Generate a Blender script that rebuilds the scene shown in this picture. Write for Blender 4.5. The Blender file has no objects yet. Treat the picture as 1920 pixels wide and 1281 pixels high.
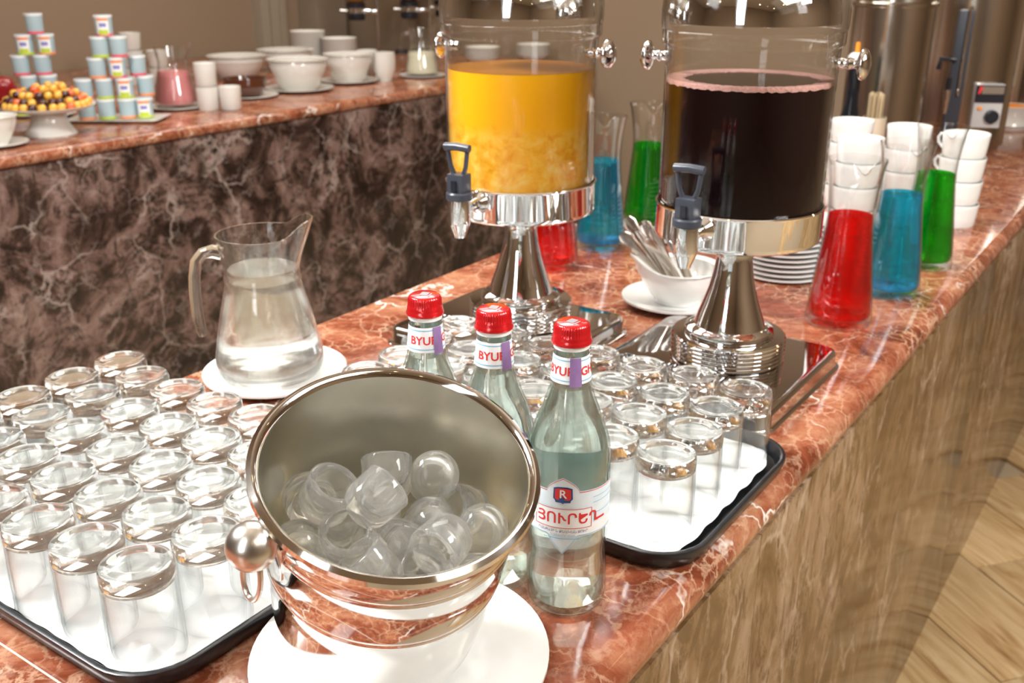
import bpy, bmesh, math, random
import numpy as np
from mathutils import Vector, Matrix, Euler
random.seed(7)
PI = math.pi
R = math.radians
SC = bpy.context.scene
COL = SC.collection
# ---------------------------------------------------------------- frame: X runs along the bar counter, Y across it, Z up, counter tops at z = 0
FPX, PITCH, CAMH, TH = 1880.0, R(21.07), 0.53, R(34.76)
FACE = math.atan2(-math.cos(TH), math.sin(TH))      # yaw that turns a thing's -Y side to the camera
cd = bpy.data.cameras.new('camera'); cam = bpy.data.objects.new('camera', cd); COL.objects.link(cam)
cd.sensor_width = 36; cd.lens = 36*FPX/1920; cd.clip_start = .02; cd.clip_end = 50
cam.location = (0, 0, CAMH); cam.rotation_euler = (PI/2-PITCH, 0, FACE)
cd.dof.use_dof = True; cd.dof.focus_distance = .76; cd.dof.aperture_fstop = 11
SC.camera = cam
SC.view_settings.view_transform = 'Standard'; SC.view_settings.look = 'None'
SC.view_settings.gamma = 1; SC.view_settings.use_curve_mapping = False
SC.view_settings.exposure = .55
SC.cycles.max_bounces = 24; SC.cycles.transparent_max_bounces = 64; SC.cycles.transmission_bounces = 20
SC.cycles.glossy_bounces = 6; SC.cycles.diffuse_bounces = 3
w = bpy.data.worlds.new('world'); SC.world = w; w.use_nodes = True
w.node_tree.nodes['Background'].inputs[0].default_value = (1, .92, .84, 1)
w.node_tree.nodes['Background'].inputs[1].default_value = .4

def area(name, loc, target, sx, sy, power, col=(1, 1, 1)):
    l = bpy.data.lights.new(name, 'AREA'); l.shape = 'RECTANGLE'; l.size = sx; l.size_y = sy; l.energy = power; l.color = col
    o = bpy.data.objects.new(name, l); COL.objects.link(o); o.location = loc
    o.rotation_euler = (Vector(target)-Vector(loc)).to_track_quat('-Z', 'Y').to_euler()
    return o
area('softbox_light', (.05, 1.75, 1.55), (.9, .75, 0), .7, .5, 52, (.97, .99, 1))
area('softbox_light', (-.75, .35, .95), (1.2, .7, .1), .35, 1.3, 9, (.93, .97, 1))
area('softbox_light', (1.35, -1.0, 1.35), (1.5, .7, 0), .45, .7, 31, (.97, .99, 1))
area('ceiling_light', (1.9, 1.5, 1.86), (1.7, 1.2, 0), 1.2, 1.2, 34, (1, .96, .90))
area('ceiling_light', (3.2, 3.2, 1.86), (3.2, 3.3, 0), 2.0, 1.2, 24, (1, .95, .88))
area('ceiling_light', (.8, -1.6, 1.86), (.8, -1.2, -.8), 2.0, 1.6, 26, (1, .9, .76))

# ---------------------------------------------------------------- helpers
def on(px, py, z=0):
    """photo pixel -> the world point where that sight line meets height z"""
    a = (px-960)/FPX; b = -(py-640.5)/FPX
    r = (a, math.cos(PITCH)+b*math.sin(PITCH), -math.sin(PITCH)+b*math.cos(PITCH))
    k = (z-CAMH)/r[2]; X, Y = r[0]*k, r[1]*k
    return Vector((X*math.sin(TH)+Y*math.cos(TH), -X*math.cos(TH)+Y*math.sin(TH), z))

def tag(o, label=None, cat=None, group=None, kind=None):
    if label: o['label'] = label
    if cat: o['category'] = cat
    if group: o['group'] = group
    if kind: o['kind'] = kind
    return o
def empty(name, loc=(0, 0, 0), rz=0, label=None, cat=None, group=None):
    o = bpy.data.objects.new(name, None); COL.objects.link(o); o.empty_display_size = .02
    o.location = loc; o.rotation_euler = (0, 0, rz)
    return tag(o, label, cat, group)
def copy_tree(o, parent=None):
    c = o.copy(); COL.objects.link(c)
    if parent: c.parent = parent
    for ch in o.children: copy_tree(ch, c)
    return c
class MB:
    def __init__(s): s.bm = bmesh.new(); s.ms = []
    def lathe(s, prof, seg=48, M=None, mi=0, closed=False, dz=None):
        """revolve (r, z) points; r = 0 ends are poles; dz(angle, r, z) -> (dr, dz) bends the ring"""
        bm = s.bm; rings = []
        for (r, z) in prof:
            if r <= 1e-7: rings.append([bm.verts.new((0, 0, z))]); continue
            ring = []
            for i in range(seg):
                a = 2*PI*i/seg; rr, zz = r, z
                if dz: q = dz(a, r, z); rr += q[0]; zz += q[1]
                ring.append(bm.verts.new((rr*math.cos(a), rr*math.sin(a), zz)))
            rings.append(ring)
        vs = [v for q in rings for v in q]
        pairs = list(zip(rings, rings[1:])) + ([(rings[-1], rings[0])] if closed else [])
        for A, B in pairs:
            if len(A) == 1 and len(B) == 1: continue
            for i in range(seg):
                j = (i+1) % seg
                if len(A) == 1: f = bm.faces.new((A[0], B[j], B[i]))
                elif len(B) == 1: f = bm.faces.new((A[i], A[j], B[0]))
                else: f = bm.faces.new((A[i], A[j], B[j], B[i]))
                f.material_index = mi
        if M is not None: bmesh.ops.transform(bm, matrix=M, verts=vs)
        return s
    def box(s, c, d, M=None, mi=0, bev=0):
        r = bmesh.ops.create_cube(s.bm, size=1); vs = r['verts']
        bmesh.ops.scale(s.bm, vec=d, verts=vs); bmesh.ops.translate(s.bm, vec=c, verts=vs)
        if bev:
            es = list({e for v in vs for e in v.link_edges})
            q = bmesh.ops.bevel(s.bm, geom=es, offset=bev, segments=2, affect='EDGES', profile=.7)
            vs = list({v for f in q['faces'] for v in f.verts} | {v for v in vs if v.is_valid})
        for v in vs:
            for f in v.link_faces: f.material_index = mi
        if M is not None: bmesh.ops.transform(s.bm, matrix=M, verts=vs)
        return s
    def tube(s, pts, rad, seg=12, mi=0, flat=1.0, up=None):
        """swept round (or flattened) bar through pts"""
        bm = s.bm; P = [Vector(p) for p in pts]; n = len(P); rings = []
        rr = rad if hasattr(rad, '__len__') else [rad]*n
        t0 = (P[1]-P[0]).normalized(); N = Vector(up) if up else t0.orthogonal().normalized()
        for i in range(n):
            t = (P[min(i+1, n-1)]-P[max(i-1, 0)]).normalized()
            N = (N-t*N.dot(t)).normalized(); B = t.cross(N)
            rings.append([bm.verts.new(P[i]+N*rr[i]*math.cos(2*PI*k/seg)+B*rr[i]*flat*math.sin(2*PI*k/seg)) for k in range(seg)])
        for A, B in zip(rings, rings[1:]):
            for i in range(seg):
                j = (i+1) % seg; bm.faces.new((A[i], B[i], B[j], A[j])).material_index = mi
        bm.faces.new(rings[0]).material_index = mi; bm.faces.new(rings[-1][::-1]).material_index = mi
        return s
    def prism(s, pts, z0, z1, mi=0, M=None):
        bm = s.bm; a = [bm.verts.new((x, y, z0)) for x, y in pts]; b = [bm.verts.new((x, y, z1)) for x, y in pts]
        bm.faces.new(a[::-1]).material_index = mi; bm.faces.new(b).material_index = mi
        for i in range(len(a)):
            j = (i+1) % len(a); bm.faces.new((a[i], a[j], b[j], b[i])).material_index = mi
        if M is not None: bmesh.ops.transform(bm, matrix=M, verts=a+b)
        return s
    def sphere(s, c, r, seg=20, sc=(1, 1, 1), mi=0):
        q = bmesh.ops.create_uvsphere(s.bm, u_segments=seg, v_segments=seg//2+2, radius=r)
        bmesh.ops.scale(s.bm, vec=sc, verts=q['verts']); bmesh.ops.translate(s.bm, vec=c, verts=q['verts'])
        for v in q['verts']:
            for f in v.link_faces: f.material_index = mi
        return s
    def mesh(s, name, mats, smooth=35):
        bmesh.ops.recalc_face_normals(s.bm, faces=s.bm.faces[:])
        me = bpy.data.meshes.new(name); s.bm.to_mesh(me); s.bm.free()
        for m in (mats if isinstance(mats, (list, tuple)) else [mats]): me.materials.append(m)
        if smooth:
            for p in me.polygons: p.use_smooth = True
            me.set_sharp_from_angle(angle=R(smooth))
        return me
    def build(s, name, mats, parent=None, smooth=35, **k):
        o = bpy.data.objects.new(name, s.mesh(name, mats, smooth)); COL.objects.link(o)
        if parent: o.parent = parent
        return tag(o, **k)
def inst(name, me, parent=None, loc=(0, 0, 0), rot=(0, 0, 0), **k):
    o = bpy.data.objects.new(name, me); COL.objects.link(o); o.location = loc; o.rotation_euler = rot
    if parent: o.parent = parent
    return tag(o, **k)
def rrect(x0, x1, y0, y1, r, n=8):
    out = []
    for cx, cy, a0 in ((x1-r, y1-r, 0), (x0+r, y1-r, 90), (x0+r, y0+r, 180), (x1-r, y0+r, 270)):
        for i in range(n+1):
            a = R(a0+90*i/n); out.append((cx+r*math.cos(a), cy+r*math.sin(a)))
    return out

# ---------------------------------------------------------------- materials
MATS = {}
def nodes(name):
    m = bpy.data.materials.new(name); m.use_nodes = True; MATS[name] = m
    return m, m.node_tree.nodes, m.node_tree.links, m.node_tree.nodes['Principled BSDF']
def pbr(name, col, rough=.5, metal=0, ior=1.5, coat=0, noise=None, bump=None, sss=0, aniso=0, **k):
    m, N, L, b = nodes(name)
    b.inputs['Base Color'].default_value = (*col, 1); b.inputs['Roughness'].default_value = rough
    b.inputs['Metallic'].default_value = metal; b.inputs['IOR'].default_value = ior
    b.inputs['Coat Weight'].default_value = coat; b.inputs['Coat Roughness'].default_value = .05
    if sss:
        b.inputs['Subsurface Weight'].default_value = sss; b.inputs['Subsurface Radius'].default_value = (.01, .006, .003); b.inputs['Subsurface Scale'].default_value = 1
    tc = N.new('ShaderNodeTexCoord')
    nz = N.new('ShaderNodeTexNoise'); nz.inputs['Scale'].default_value = (noise or (30, 0))[0]; nz.inputs['Detail'].default_value = 4
    L.new(tc.outputs['Object'], nz.inputs['Vector'])
    amt = noise[1] if noise else .04
    mx = N.new('ShaderNodeMix'); mx.data_type = 'RGBA'; mx.blend_type = 'MULTIPLY'; mx.inputs[0].default_value = 1
    rp = N.new('ShaderNodeMapRange'); rp.inputs[3].default_value = 1-amt; rp.inputs[4].default_value = 1+amt
    L.new(nz.outputs['Fac'], rp.inputs[0]); mx.inputs[6].default_value = (*col, 1); L.new(rp.outputs[0], mx.inputs[7]); L.new(mx.outputs[2], b.inputs['Base Color'])
    if bump:
        n2 = N.new('ShaderNodeTexNoise'); n2.inputs['Scale'].default_value = bump[0]; L.new(tc.outputs['Object'], n2.inputs['Vector'])
        bp = N.new('ShaderNodeBump'); bp.inputs['Strength'].default_value = bump[1]; bp.inputs['Distance'].default_value = bump[2] if len(bump) > 2 else .001
        L.new(n2.outputs['Fac'], bp.inputs['Height']); L.new(bp.outputs[0], b.inputs['Normal'])
    return m
def facing_fresnel(N, L, f0=.04, gain=1.0, power=5):
    lw = N.new('ShaderNodeLayerWeight'); lw.inputs[0].default_value = .5
    p = N.new('ShaderNodeMath'); p.operation = 'POWER'; p.inputs[1].default_value = power; L.new(lw.outputs['Facing'], p.inputs[0])
    q = N.new('ShaderNodeMath'); q.operation = 'MULTIPLY_ADD'; q.inputs[1].default_value = (1-f0)*gain; q.inputs[2].default_value = f0; L.new(p.outputs[0], q.inputs[0])
    return q.outputs[0]
def thin_glass(name, tint=(.992, .996, .994), edge=(.42, .46, .45), f0=.05, power=3):
    """a thin clear wall: light goes straight through, tinted where it is seen edge-on, and a mirror reflection on top"""
    m, N, L, b = nodes(name); N.remove(b); out = N['Material Output']
    lw = N.new('ShaderNodeLayerWeight'); lw.inputs[0].default_value = .5
    pw = N.new('ShaderNodeMath'); pw.operation = 'POWER'; pw.inputs[1].default_value = 6; L.new(lw.outputs['Facing'], pw.inputs[0])
    mc = N.new('ShaderNodeMix'); mc.data_type = 'RGBA'; mc.inputs[6].default_value = (*tint, 1); mc.inputs[7].default_value = (*edge, 1); L.new(pw.outputs[0], mc.inputs[0])
    t = N.new('ShaderNodeBsdfTransparent'); L.new(mc.outputs[2], t.inputs[0])
    g = N.new('ShaderNodeBsdfGlossy'); g.inputs['Roughness'].default_value = .02
    mx = N.new('ShaderNodeMixShader'); L.new(facing_fresnel(N, L, f0, .8, power), mx.inputs[0])
    L.new(t.outputs[0], mx.inputs[1]); L.new(g.outputs[0], mx.inputs[2]); L.new(mx.outputs[0], out.inputs[0]); return m
def clear(name, col=(1, 1, 1), ior=1.5, thru=.3, rough=0, diff=0, dcol=None, bump=None):
    """solid glass, water, ice or syrup: refraction with a share that passes straight on, and a share of scatter"""
    m, N, L, b = nodes(name); N.remove(b); out = N['Material Output']
    g = N.new('ShaderNodeBsdfGlass'); g.inputs['Color'].default_value = (*col, 1); g.inputs['IOR'].default_value = ior; g.inputs['Roughness'].default_value = rough
    if bump:
        tc = N.new('ShaderNodeTexCoord'); nz = N.new('ShaderNodeTexNoise'); nz.inputs['Scale'].default_value = bump[0]; L.new(tc.outputs['Object'], nz.inputs['Vector'])
        bp = N.new('ShaderNodeBump'); bp.inputs['Strength'].default_value = bump[1]; bp.inputs['Distance'].default_value = .002
        L.new(nz.outputs['Fac'], bp.inputs['Height']); L.new(bp.outputs[0], g.inputs['Normal'])
    t = N.new('ShaderNodeBsdfTransparent'); t.inputs[0].default_value = (*col, 1)
    mx = N.new('ShaderNodeMixShader'); mx.inputs[0].default_value = thru; L.new(g.outputs[0], mx.inputs[1]); L.new(t.outputs[0], mx.inputs[2]); last = mx.outputs[0]
    if diff:
        d = N.new('ShaderNodeBsdfDiffuse'); d.inputs[0].default_value = (*(dcol or col), 1)
        tr = N.new('ShaderNodeBsdfTranslucent'); tr.inputs[0].default_value = (*(dcol or col), 1)
        ma = N.new('ShaderNodeMixShader'); L.new(d.outputs[0], ma.inputs[1]); L.new(tr.outputs[0], ma.inputs[2])
        mb = N.new('ShaderNodeMixShader'); mb.inputs[0].default_value = diff; L.new(last, mb.inputs[1]); L.new(ma.outputs[0], mb.inputs[2]); last = mb.outputs[0]
    L.new(last, out.inputs[0]); return m
def ramp(N, L, src, stops, interp='LINEAR'):
    r = N.new('ShaderNodeValToRGB'); r.color_ramp.interpolation = interp
    while len(r.color_ramp.elements) < len(stops): r.color_ramp.elements.new(.5)
    for e, (p, c) in zip(r.color_ramp.elements, stops): e.position = p; e.color = (*c, 1)
    L.new(src, r.inputs[0]); return r.outputs[0]
def mixc(N, L, fac, a, b, mode='MIX'):
    m = N.new('ShaderNodeMix'); m.data_type = 'RGBA'; m.blend_type = mode
    for i, v in ((0, fac), (6, a), (7, b)):
        if isinstance(v, (int, float)): m.inputs[i].default_value = v
        elif isinstance(v, tuple): m.inputs[i].default_value = (*v, 1)
        else: L.new(v, m.inputs[i])
    return m.outputs[2]
def noise(N, L, vec, scale, detail=6, rough=.6, dist=0):
    n = N.new('ShaderNodeTexNoise'); n.inputs['Scale'].default_value = scale; n.inputs['Detail'].default_value = detail
    n.inputs['Roughness'].default_value = rough; n.inputs['Distortion'].default_value = dist; L.new(vec, n.inputs['Vector']); return n
def veins(N, L, vec, scale, warp, width, seed=0):
    """thin cracks: distance to the edges of a warped cell pattern"""
    nz = noise(N, L, vec, scale*.9, 5, .65)
    ad = N.new('ShaderNodeVectorMath'); ad.operation = 'MULTIPLY_ADD'; ad.inputs[1].default_value = (warp,)*3; L.new(nz.outputs['Color'], ad.inputs[0]); L.new(vec, ad.inputs[2])
    of = N.new('ShaderNodeVectorMath'); of.operation = 'ADD'; of.inputs[1].default_value = (seed, seed*.7, seed*1.3); L.new(ad.outputs[0], of.inputs[0])
    v = N.new('ShaderNodeTexVoronoi'); v.feature = 'DISTANCE_TO_EDGE'; v.inputs['Scale'].default_value = scale; L.new(of.outputs[0], v.inputs['Vector'])
    return ramp(N, L, v.outputs['Distance'], [(0, (1, 1, 1)), (width*.35, (.75,)*3), (width, (0, 0, 0))])
def red_marble():
    m, N, L, b = nodes('red_marble'); tc = N.new('ShaderNodeTexCoord'); v = tc.outputs['Object']
    n1 = noise(N, L, v, 10, 9, .66, .9)
    c = ramp(N, L, n1.outputs['Fac'], [(.28, (.06, .013, .006)), (.41, (.17, .040, .017)), (.51, (.27, .076, .037)), (.62, (.38, .155, .082)), (.76, (.47, .29, .17))])
    n2 = noise(N, L, v, 60, 6, .7, .3)
    c = mixc(N, L, ramp(N, L, n2.outputs['Fac'], [(.52, (0, 0, 0)), (.7, (.45,)*3)]), c, (.56, .29, .18))
    c = mixc(N, L, ramp(N, L, noise(N, L, v, 110, 4, .6).outputs['Fac'], [(.30, (.5,)*3), (.4, (0, 0, 0))]), c, (.13, .045, .03))
    gate = ramp(N, L, noise(N, L, v, 5, 3).outputs['Fac'], [(.40, (0, 0, 0)), (.62, (1, 1, 1))])
    f = mixc(N, L, 1.0, veins(N, L, v, 16, .07, .045), gate, 'MULTIPLY'); c = mixc(N, L, mixc(N, L, 1.0, f, (.5, .5, .5), 'MULTIPLY'), c, (.68, .43, .28))
    f = mixc(N, L, 1.0, veins(N, L, v, 42, .03, .075, 3), ramp(N, L, noise(N, L, v, 9, 3).outputs['Fac'], [(.45, (0, 0, 0)), (.6, (.7,)*3)]), 'MULTIPLY'); c = mixc(N, L, f, c, (.62, .40, .26))
    f = mixc(N, L, 1.0, veins(N, L, v, 5.2, .16, .012, 9), ramp(N, L, noise(N, L, v, 6, 2).outputs['Fac'], [(.50, (0, 0, 0)), (.60, (1, 1, 1))]), 'MULTIPLY'); c = mixc(N, L, f, c, (.9, .84, .76))
    L.new(c, b.inputs['Base Color']); b.inputs['Roughness'].default_value = .09; b.inputs['IOR'].default_value = 1.52
    return m
def dark_marble(name, cols, vein, stretch=(1, 1, 1), s=1.0, rough=.16):
    m, N, L, b = nodes(name); tc = N.new('ShaderNodeTexCoord')
    mp = N.new('ShaderNodeMapping'); mp.inputs['Scale'].default_value = stretch; L.new(tc.outputs['Object'], mp.inputs['Vector']); v = mp.outputs[0]
    n1 = noise(N, L, v, 4.2*s, 8, .68, 1.8)
    c = ramp(N, L, n1.outputs['Fac'], [(.36, cols[0]), (.46, cols[1]), (.54, cols[2]), (.66, cols[3])])
    n2 = noise(N, L, v, 13*s, 6, .7, 2.5)
    c = mixc(N, L, ramp(N, L, n2.outputs['Fac'], [(.40, (.8,)*3), (.50, (0, 0, 0))]), c, cols[0])
    gate = ramp(N, L, noise(N, L, v, 6*s, 3).outputs['Fac'], [(.42, (0, 0, 0)), (.6, (1, 1, 1))])
    f = mixc(N, L, 1.0, veins(N, L, v, 5*s, .22/s, .03), gate, 'MULTIPLY'); c = mixc(N, L, mixc(N, L, 1.0, f, (.8,)*3, 'MULTIPLY'), c, vein)
    f = mixc(N, L, 1.0, veins(N, L, v, 11*s, .16/s, .05, 5), gate, 'MULTIPLY'); c = mixc(N, L, mixc(N, L, 1.0, f, (.35,)*3, 'MULTIPLY'), c, vein)
    L.new(c, b.inputs['Base Color']); b.inputs['Roughness'].default_value = rough; b.inputs['IOR'].default_value = 1.5
    return m
def wood_floor():
    m, N, L, b = nodes('pale_wood'); tc = N.new('ShaderNodeTexCoord'); oi = N.new('ShaderNodeObjectInfo')
    ad = N.new('ShaderNodeVectorMath'); ad.operation = 'MULTIPLY_ADD'; ad.inputs[1].default_value = (1, 1, 1)
    sc = N.new('ShaderNodeVectorMath'); sc.operation = 'SCALE'; sc.inputs['Scale'].default_value = 17; L.new(oi.outputs['Location'], sc.inputs[0])
    L.new(tc.outputs['Object'], ad.inputs[0]); L.new(sc.outputs[0], ad.inputs[2])
    mp = N.new('ShaderNodeMapping'); mp.inputs['Scale'].default_value = (1.4, 12, 6); L.new(ad.outputs[0], mp.inputs['Vector'])
    n1 = noise(N, L, mp.outputs[0], 2.2, 8, .65, 1.2)
    c = ramp(N, L, n1.outputs['Fac'], [(.3, (.30, .15, .055)), (.42, (.52, .33, .15)), (.55, (.66, .46, .24)), (.72, (.78, .60, .36))])
    rp = N.new('ShaderNodeMapRange'); rp.inputs[3].default_value = .8; rp.inputs[4].default_value = 1.1; L.new(oi.outputs['Random'], rp.inputs[0])
    c = mixc(N, L, 1.0, c, rp.outputs[0], 'MULTIPLY')
    L.new(c, b.inputs['Base Color']); b.inputs['Roughness'].default_value = .3
    return m
def orange_juice():
    m, N, L, b = nodes('orange_juice'); tc = N.new('ShaderNodeTexCoord'); v = tc.outputs['Object']
    sx = N.new('ShaderNodeSeparateXYZ'); L.new(v, sx.inputs[0])
    mp = N.new('ShaderNodeMapping'); mp.inputs['Scale'].default_value = (1, 1, 1.1); L.new(v, mp.inputs[0])
    nz = noise(N, L, mp.outputs[0], 60, 5, .6, .3)
    wob = N.new('ShaderNodeMath'); wob.operation = 'MULTIPLY_ADD'; wob.inputs[1].default_value = .03; L.new(nz.outputs['Fac'], wob.inputs[0]); L.new(sx.outputs[2], wob.inputs[2])
    low = ramp(N, L, wob.outputs[0], [(.322, (1, 1, 1)), (.338, (0, 0, 0))])
    pulp = ramp(N, L, nz.outputs['Fac'], [(.3, (.85, .34, .008)), (.5, (.98, .50, .04)), (.68, (1.0, .64, .14))])
    c = mixc(N, L, low, (1.0, .47, .010), pulp)
    L.new(c, b.inputs['Base Color']); b.inputs['Roughness'].default_value = .22
    b.inputs['Subsurface Weight'].default_value = .25; b.inputs['Subsurface Radius'].default_value = (.02, .008, .002); b.inputs['Subsurface Scale'].default_value = 1
    return m
M_red = red_marble()
M_dark = dark_marble('dark_marble', [(.012, .006, .004), (.045, .024, .018), (.145, .085, .07), (.25, .165, .14)], (.36, .28, .25), (1, 1, 1.0), .9)
M_brown = dark_marble('brown_marble', [(.088, .044, .016), (.15, .084, .035), (.225, .135, .068), (.33, .22, .145)], (.48, .36, .26), (1.5, 1.5, .75), .8, .10)
M_wood = wood_floor()
M_wall = pbr('brown_wall_paint', (.30, .212, .138), .7, noise=(3, .05))
M_ceil = pbr('ceiling_paint', (.66, .58, .48), .9)
M_trim = pbr('greige_trim_paint', (.36, .30, .22), .5)
M_white = pbr('white_porcelain', (.80, .79, .76), .12, coat=.4)
M_cream = pbr('cream_porcelain', (.74, .71, .65), .16, coat=.3)
M_paper = pbr('white_paper', (.86, .86, .86), .85, noise=(40, .03), bump=(18, .5, .003))
M_black = pbr('black_tray_plastic', (.012, .013, .016), .28, bump=(400, .15, .0004))
M_blk = pbr('black_plastic', (.016, .018, .024), .25)
M_grey = pbr('dark_grey_plastic', (.045, .05, .065), .3)
M_chrome = pbr('chrome', (.82, .82, .83), .035, metal=1)
M_steel = pbr('polished_steel', (.74, .72, .69), .07, metal=1, bump=(90, .04, .0004))
M_steelin = pbr('brushed_steel_inside', (.92, .88, .78), .24, metal=1, bump=(60, .1, .0006))
M_joint = pbr('pale_joint_filler', (.62, .50, .42), .4)
M_panel = pbr('grey_enamel', (.50, .48, .47), .4)
M_cut = pbr('brownish_steel', (.50, .45, .40), .22, metal=1)  # cutlery handles: steel in a darker, browner base colour
M_satin = pbr('satin_steel', (.66, .63, .58), .28, metal=1)
M_boiler = pbr('boiler_steel', (.54, .49, .43), .18, metal=1)
M_glass = thin_glass('clear_glass')
M_glassg = thin_glass('pale_green_bottle_glass', (.93, .965, .945), (.35, .48, .42), .05)
M_acryl = thin_glass('clear_acrylic', (.99, .99, .985), (.7, .7, .68), .022)
M_base = clear('thick_glass', (.985, .985, .975), 1.5, .12)
M_jug = clear('jug_glass', (.99, .995, .99), 1.45, .18)
M_water = clear('water', (.99, .995, .99), 1.33, .22)
M_ice = clear('ice', (.985, .985, .98), 1.31, .16, 0, .075, (.95, .95, .93), bump=(55, .35))
M_redl = clear('red_syrup', (.97, .012, .014), 1.34, .5, 0, .10, (.75, .008, .01))
M_bluel = clear('blue_syrup', (.035, .74, .95), 1.34, .5, 0, .10, (.01, .40, .60))
M_greenl = clear('green_syrup', (.012, .72, .016), 1.34, .5, 0, .10, (.005, .42, .01))
M_oj = orange_juice()
M_oj2 = pbr('orange_juice_surface', (.60, .22, .02), .06)
M_cherry = pbr('dark_cherry_juice', (.006, .0015, .002), .10, ior=1.25)
M_foam = pbr('pink_foam', (.50, .26, .22), .6, noise=(200, .3), bump=(260, .8, .002))
M_pink = pbr('pink_yoghurt', (.62, .22, .22), .3)
M_cream2 = pbr('cream_milk', (.70, .66, .50), .3)
M_capred = pbr('red_cap_metal', (.62, .012, .016), .22, metal=.35, coat=.5)
M_capw = pbr('white_seal_plastic', (.75, .75, .72), .35)
M_capg = pbr('grey_cap_print', (.22, .20, .22), .4)
M_label = pbr('white_blue_label_paper', (.72, .80, .86), .5, noise=(45, .16))
M_labw = pbr('white_label_print', (.86, .86, .86), .5)
M_tred = pbr('red_label_print', (.72, .03, .03), .5)
M_tblue = pbr('blue_label_print', (.03, .08, .25), .5)
M_lblue = pbr('light_blue_label_print', (.20, .48, .68), .5)
M_grey2 = pbr('grey_label_print', (.30, .22, .24), .5)
M_stamp = pbr('purple_stamp_paper', (.28, .16, .36), .45, noise=(160, .2))
M_tin = pbr('pale_blue_cup_plastic', (.40, .52, .56), .4)
M_peach = pbr('orange_print', (.85, .30, .12), .5)
M_lime = pbr('lime_green_print', (.50, .62, .05), .5)
M_pinkp = pbr('pink_red_print', (.75, .12, .16), .5)
M_violet = pbr('violet_print', (.22, .22, .52), .5)
M_ychr = pbr('yellow_cherry_skin', (.80, .42, .06), .25, coat=.4, noise=(35, .5))
M_rchr = pbr('blush_cherry_skin', (.72, .14, .04), .25, coat=.4, noise=(35, .5))
M_dchr = pbr('dark_cherry_skin', (.05, .008, .012), .15, coat=.5)
M_pepper = pbr('red_pepper_skin', (.35, .008, .012), .2, coat=.5)
M_stem = pbr('green_stem', (.10, .16, .03), .5)
M_brownb = pbr('brown_glaze', (.085, .028, .014), .12, coat=.5)
M_amber = pbr('amber_cereal', (.42, .20, .04), .5, noise=(60, .5), bump=(80, 1, .01))
M_cocoa = pbr('cocoa_cereal', (.10, .035, .02), .5, noise=(60, .5), bump=(80, 1, .01))
M_orangec = pbr('yellow_cereal', (.62, .32, .03), .5, noise=(60, .5), bump=(80, 1, .01))
M_stick = pbr('pale_birch_sticks', (.52, .40, .24), .7)
M_orange = pbr('orange_plastic', (.9, .28, .02), .4)
M_ticks = pbr('beige_scale_sticker', (.62, .52, .38), .5)
def emitter(name, col, st):
    m, N, L, b = nodes(name); b.inputs['Emission Color'].default_value = (*col, 1); b.inputs['Emission Strength'].default_value = st
    b.inputs['Base Color'].default_value = (*col, 1); return m
M_lamp = emitter('warm_lamp_glow', (1, .80, .50), 14)
ORD = ['first', 'second', 'third', 'fourth', 'fifth', 'sixth', 'seventh', 'eighth', 'ninth', 'tenth', 'eleventh', 'twelfth', 'thirteenth', 'fourteenth']

# ---------------------------------------------------------------- the room
S0, S1, T0, T1, ZF, ZC = -2.6, 4.9, -3.2, 4.75, -.866, 1.95
def slab(name, x0, x1, y0, y1, z0, z1, m, parent=None, kind='structure', bev=0):
    cx, cy, cz = (x0+x1)/2, (y0+y1)/2, (z0+z1)/2
    o = MB().box((0, 0, 0), (x1-x0, y1-y0, z1-z0), bev=bev).build(name, m, parent, smooth=0 if not bev else 35, kind=kind)
    o.location = (cx, cy, cz); return o
fl = slab('floor', S0, S1, T0, T1, ZF-.06, ZF-.012, pbr('pale_floor_grout', (.46, .36, .24), .6))
slab('ceiling', S0, S1, T0, T1, ZC, ZC+.05, M_ceil)
slab('wall_back', S0, S1, T1, T1+.1, ZF-.06, ZC, M_wall)
slab('wall_right', S1, S1+.1, T0-.1, T1+.1, ZF-.06, ZC, M_wall)
slab('wall_front', S0, S1, T0-.1, T0, ZF-.06, ZC, M_wall)
slab('wall_left', S0-.1, S0, T0-.1, T1+.1, ZF-.06, ZC, M_wall)
# floor planks, laid on the diagonal where the floor shows
PLK = MB().box((0, 0, 0), (.717, .237, .012), bev=.0015).mesh('plank', M_wood)
pang = R(51)
for i in range(-3, 12):
    for j in range(-14, 16):
        a = i*.72+(j % 2)*.36; b = j*.24
        x = 2.6+a*math.cos(pang)-b*math.sin(pang); y = -.4+a*math.sin(pang)+b*math.cos(pang)
        if 1.0 < x < 4.5 and -1.35 < y < .52:
            o = inst('plank', PLK, None, (x-fl.location.x, y-fl.location.y, ZF-.0055-fl.location.z), (0, 0, pang)); o.parent = fl
# wall trim strips (a pilaster) on the back wall
def wallx(px, py):
    a = (px-960)/FPX; b = -(py-640.5)/FPX
    X, Y, Z = a, math.cos(PITCH)+b*math.sin(PITCH), -math.sin(PITCH)+b*math.cos(PITCH)
    rx, ry = X*math.sin(TH)+Y*math.cos(TH), -X*math.cos(TH)+Y*math.sin(TH)
    return rx*(T1-.02)/ry
xs = [wallx(p, 60) for p in (481, 497, 512, 527, 533)]
tr = slab('trim_1', xs[0], xs[4], T1-.05, T1, ZF, ZC, M_trim)
for k, (a, b, d) in enumerate(((0, 1, .02), (1, 2, .035), (2, 3, .012))):
    q = MB().box(((xs[a]+xs[b])/2-tr.location.x, -.025-d/2, 0), (abs(xs[b]-xs[a])*.94, d, ZC-ZF)).build('panel', M_trim, tr, smooth=0)
xs2 = [wallx(p, 60) for p in (566, 622)]
slab('trim_2', xs2[0], xs2[1], T1-.16, T1, ZF, ZC, pbr('grey_column_paint', (.30, .235, .17), .45), bev=.02)

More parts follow.
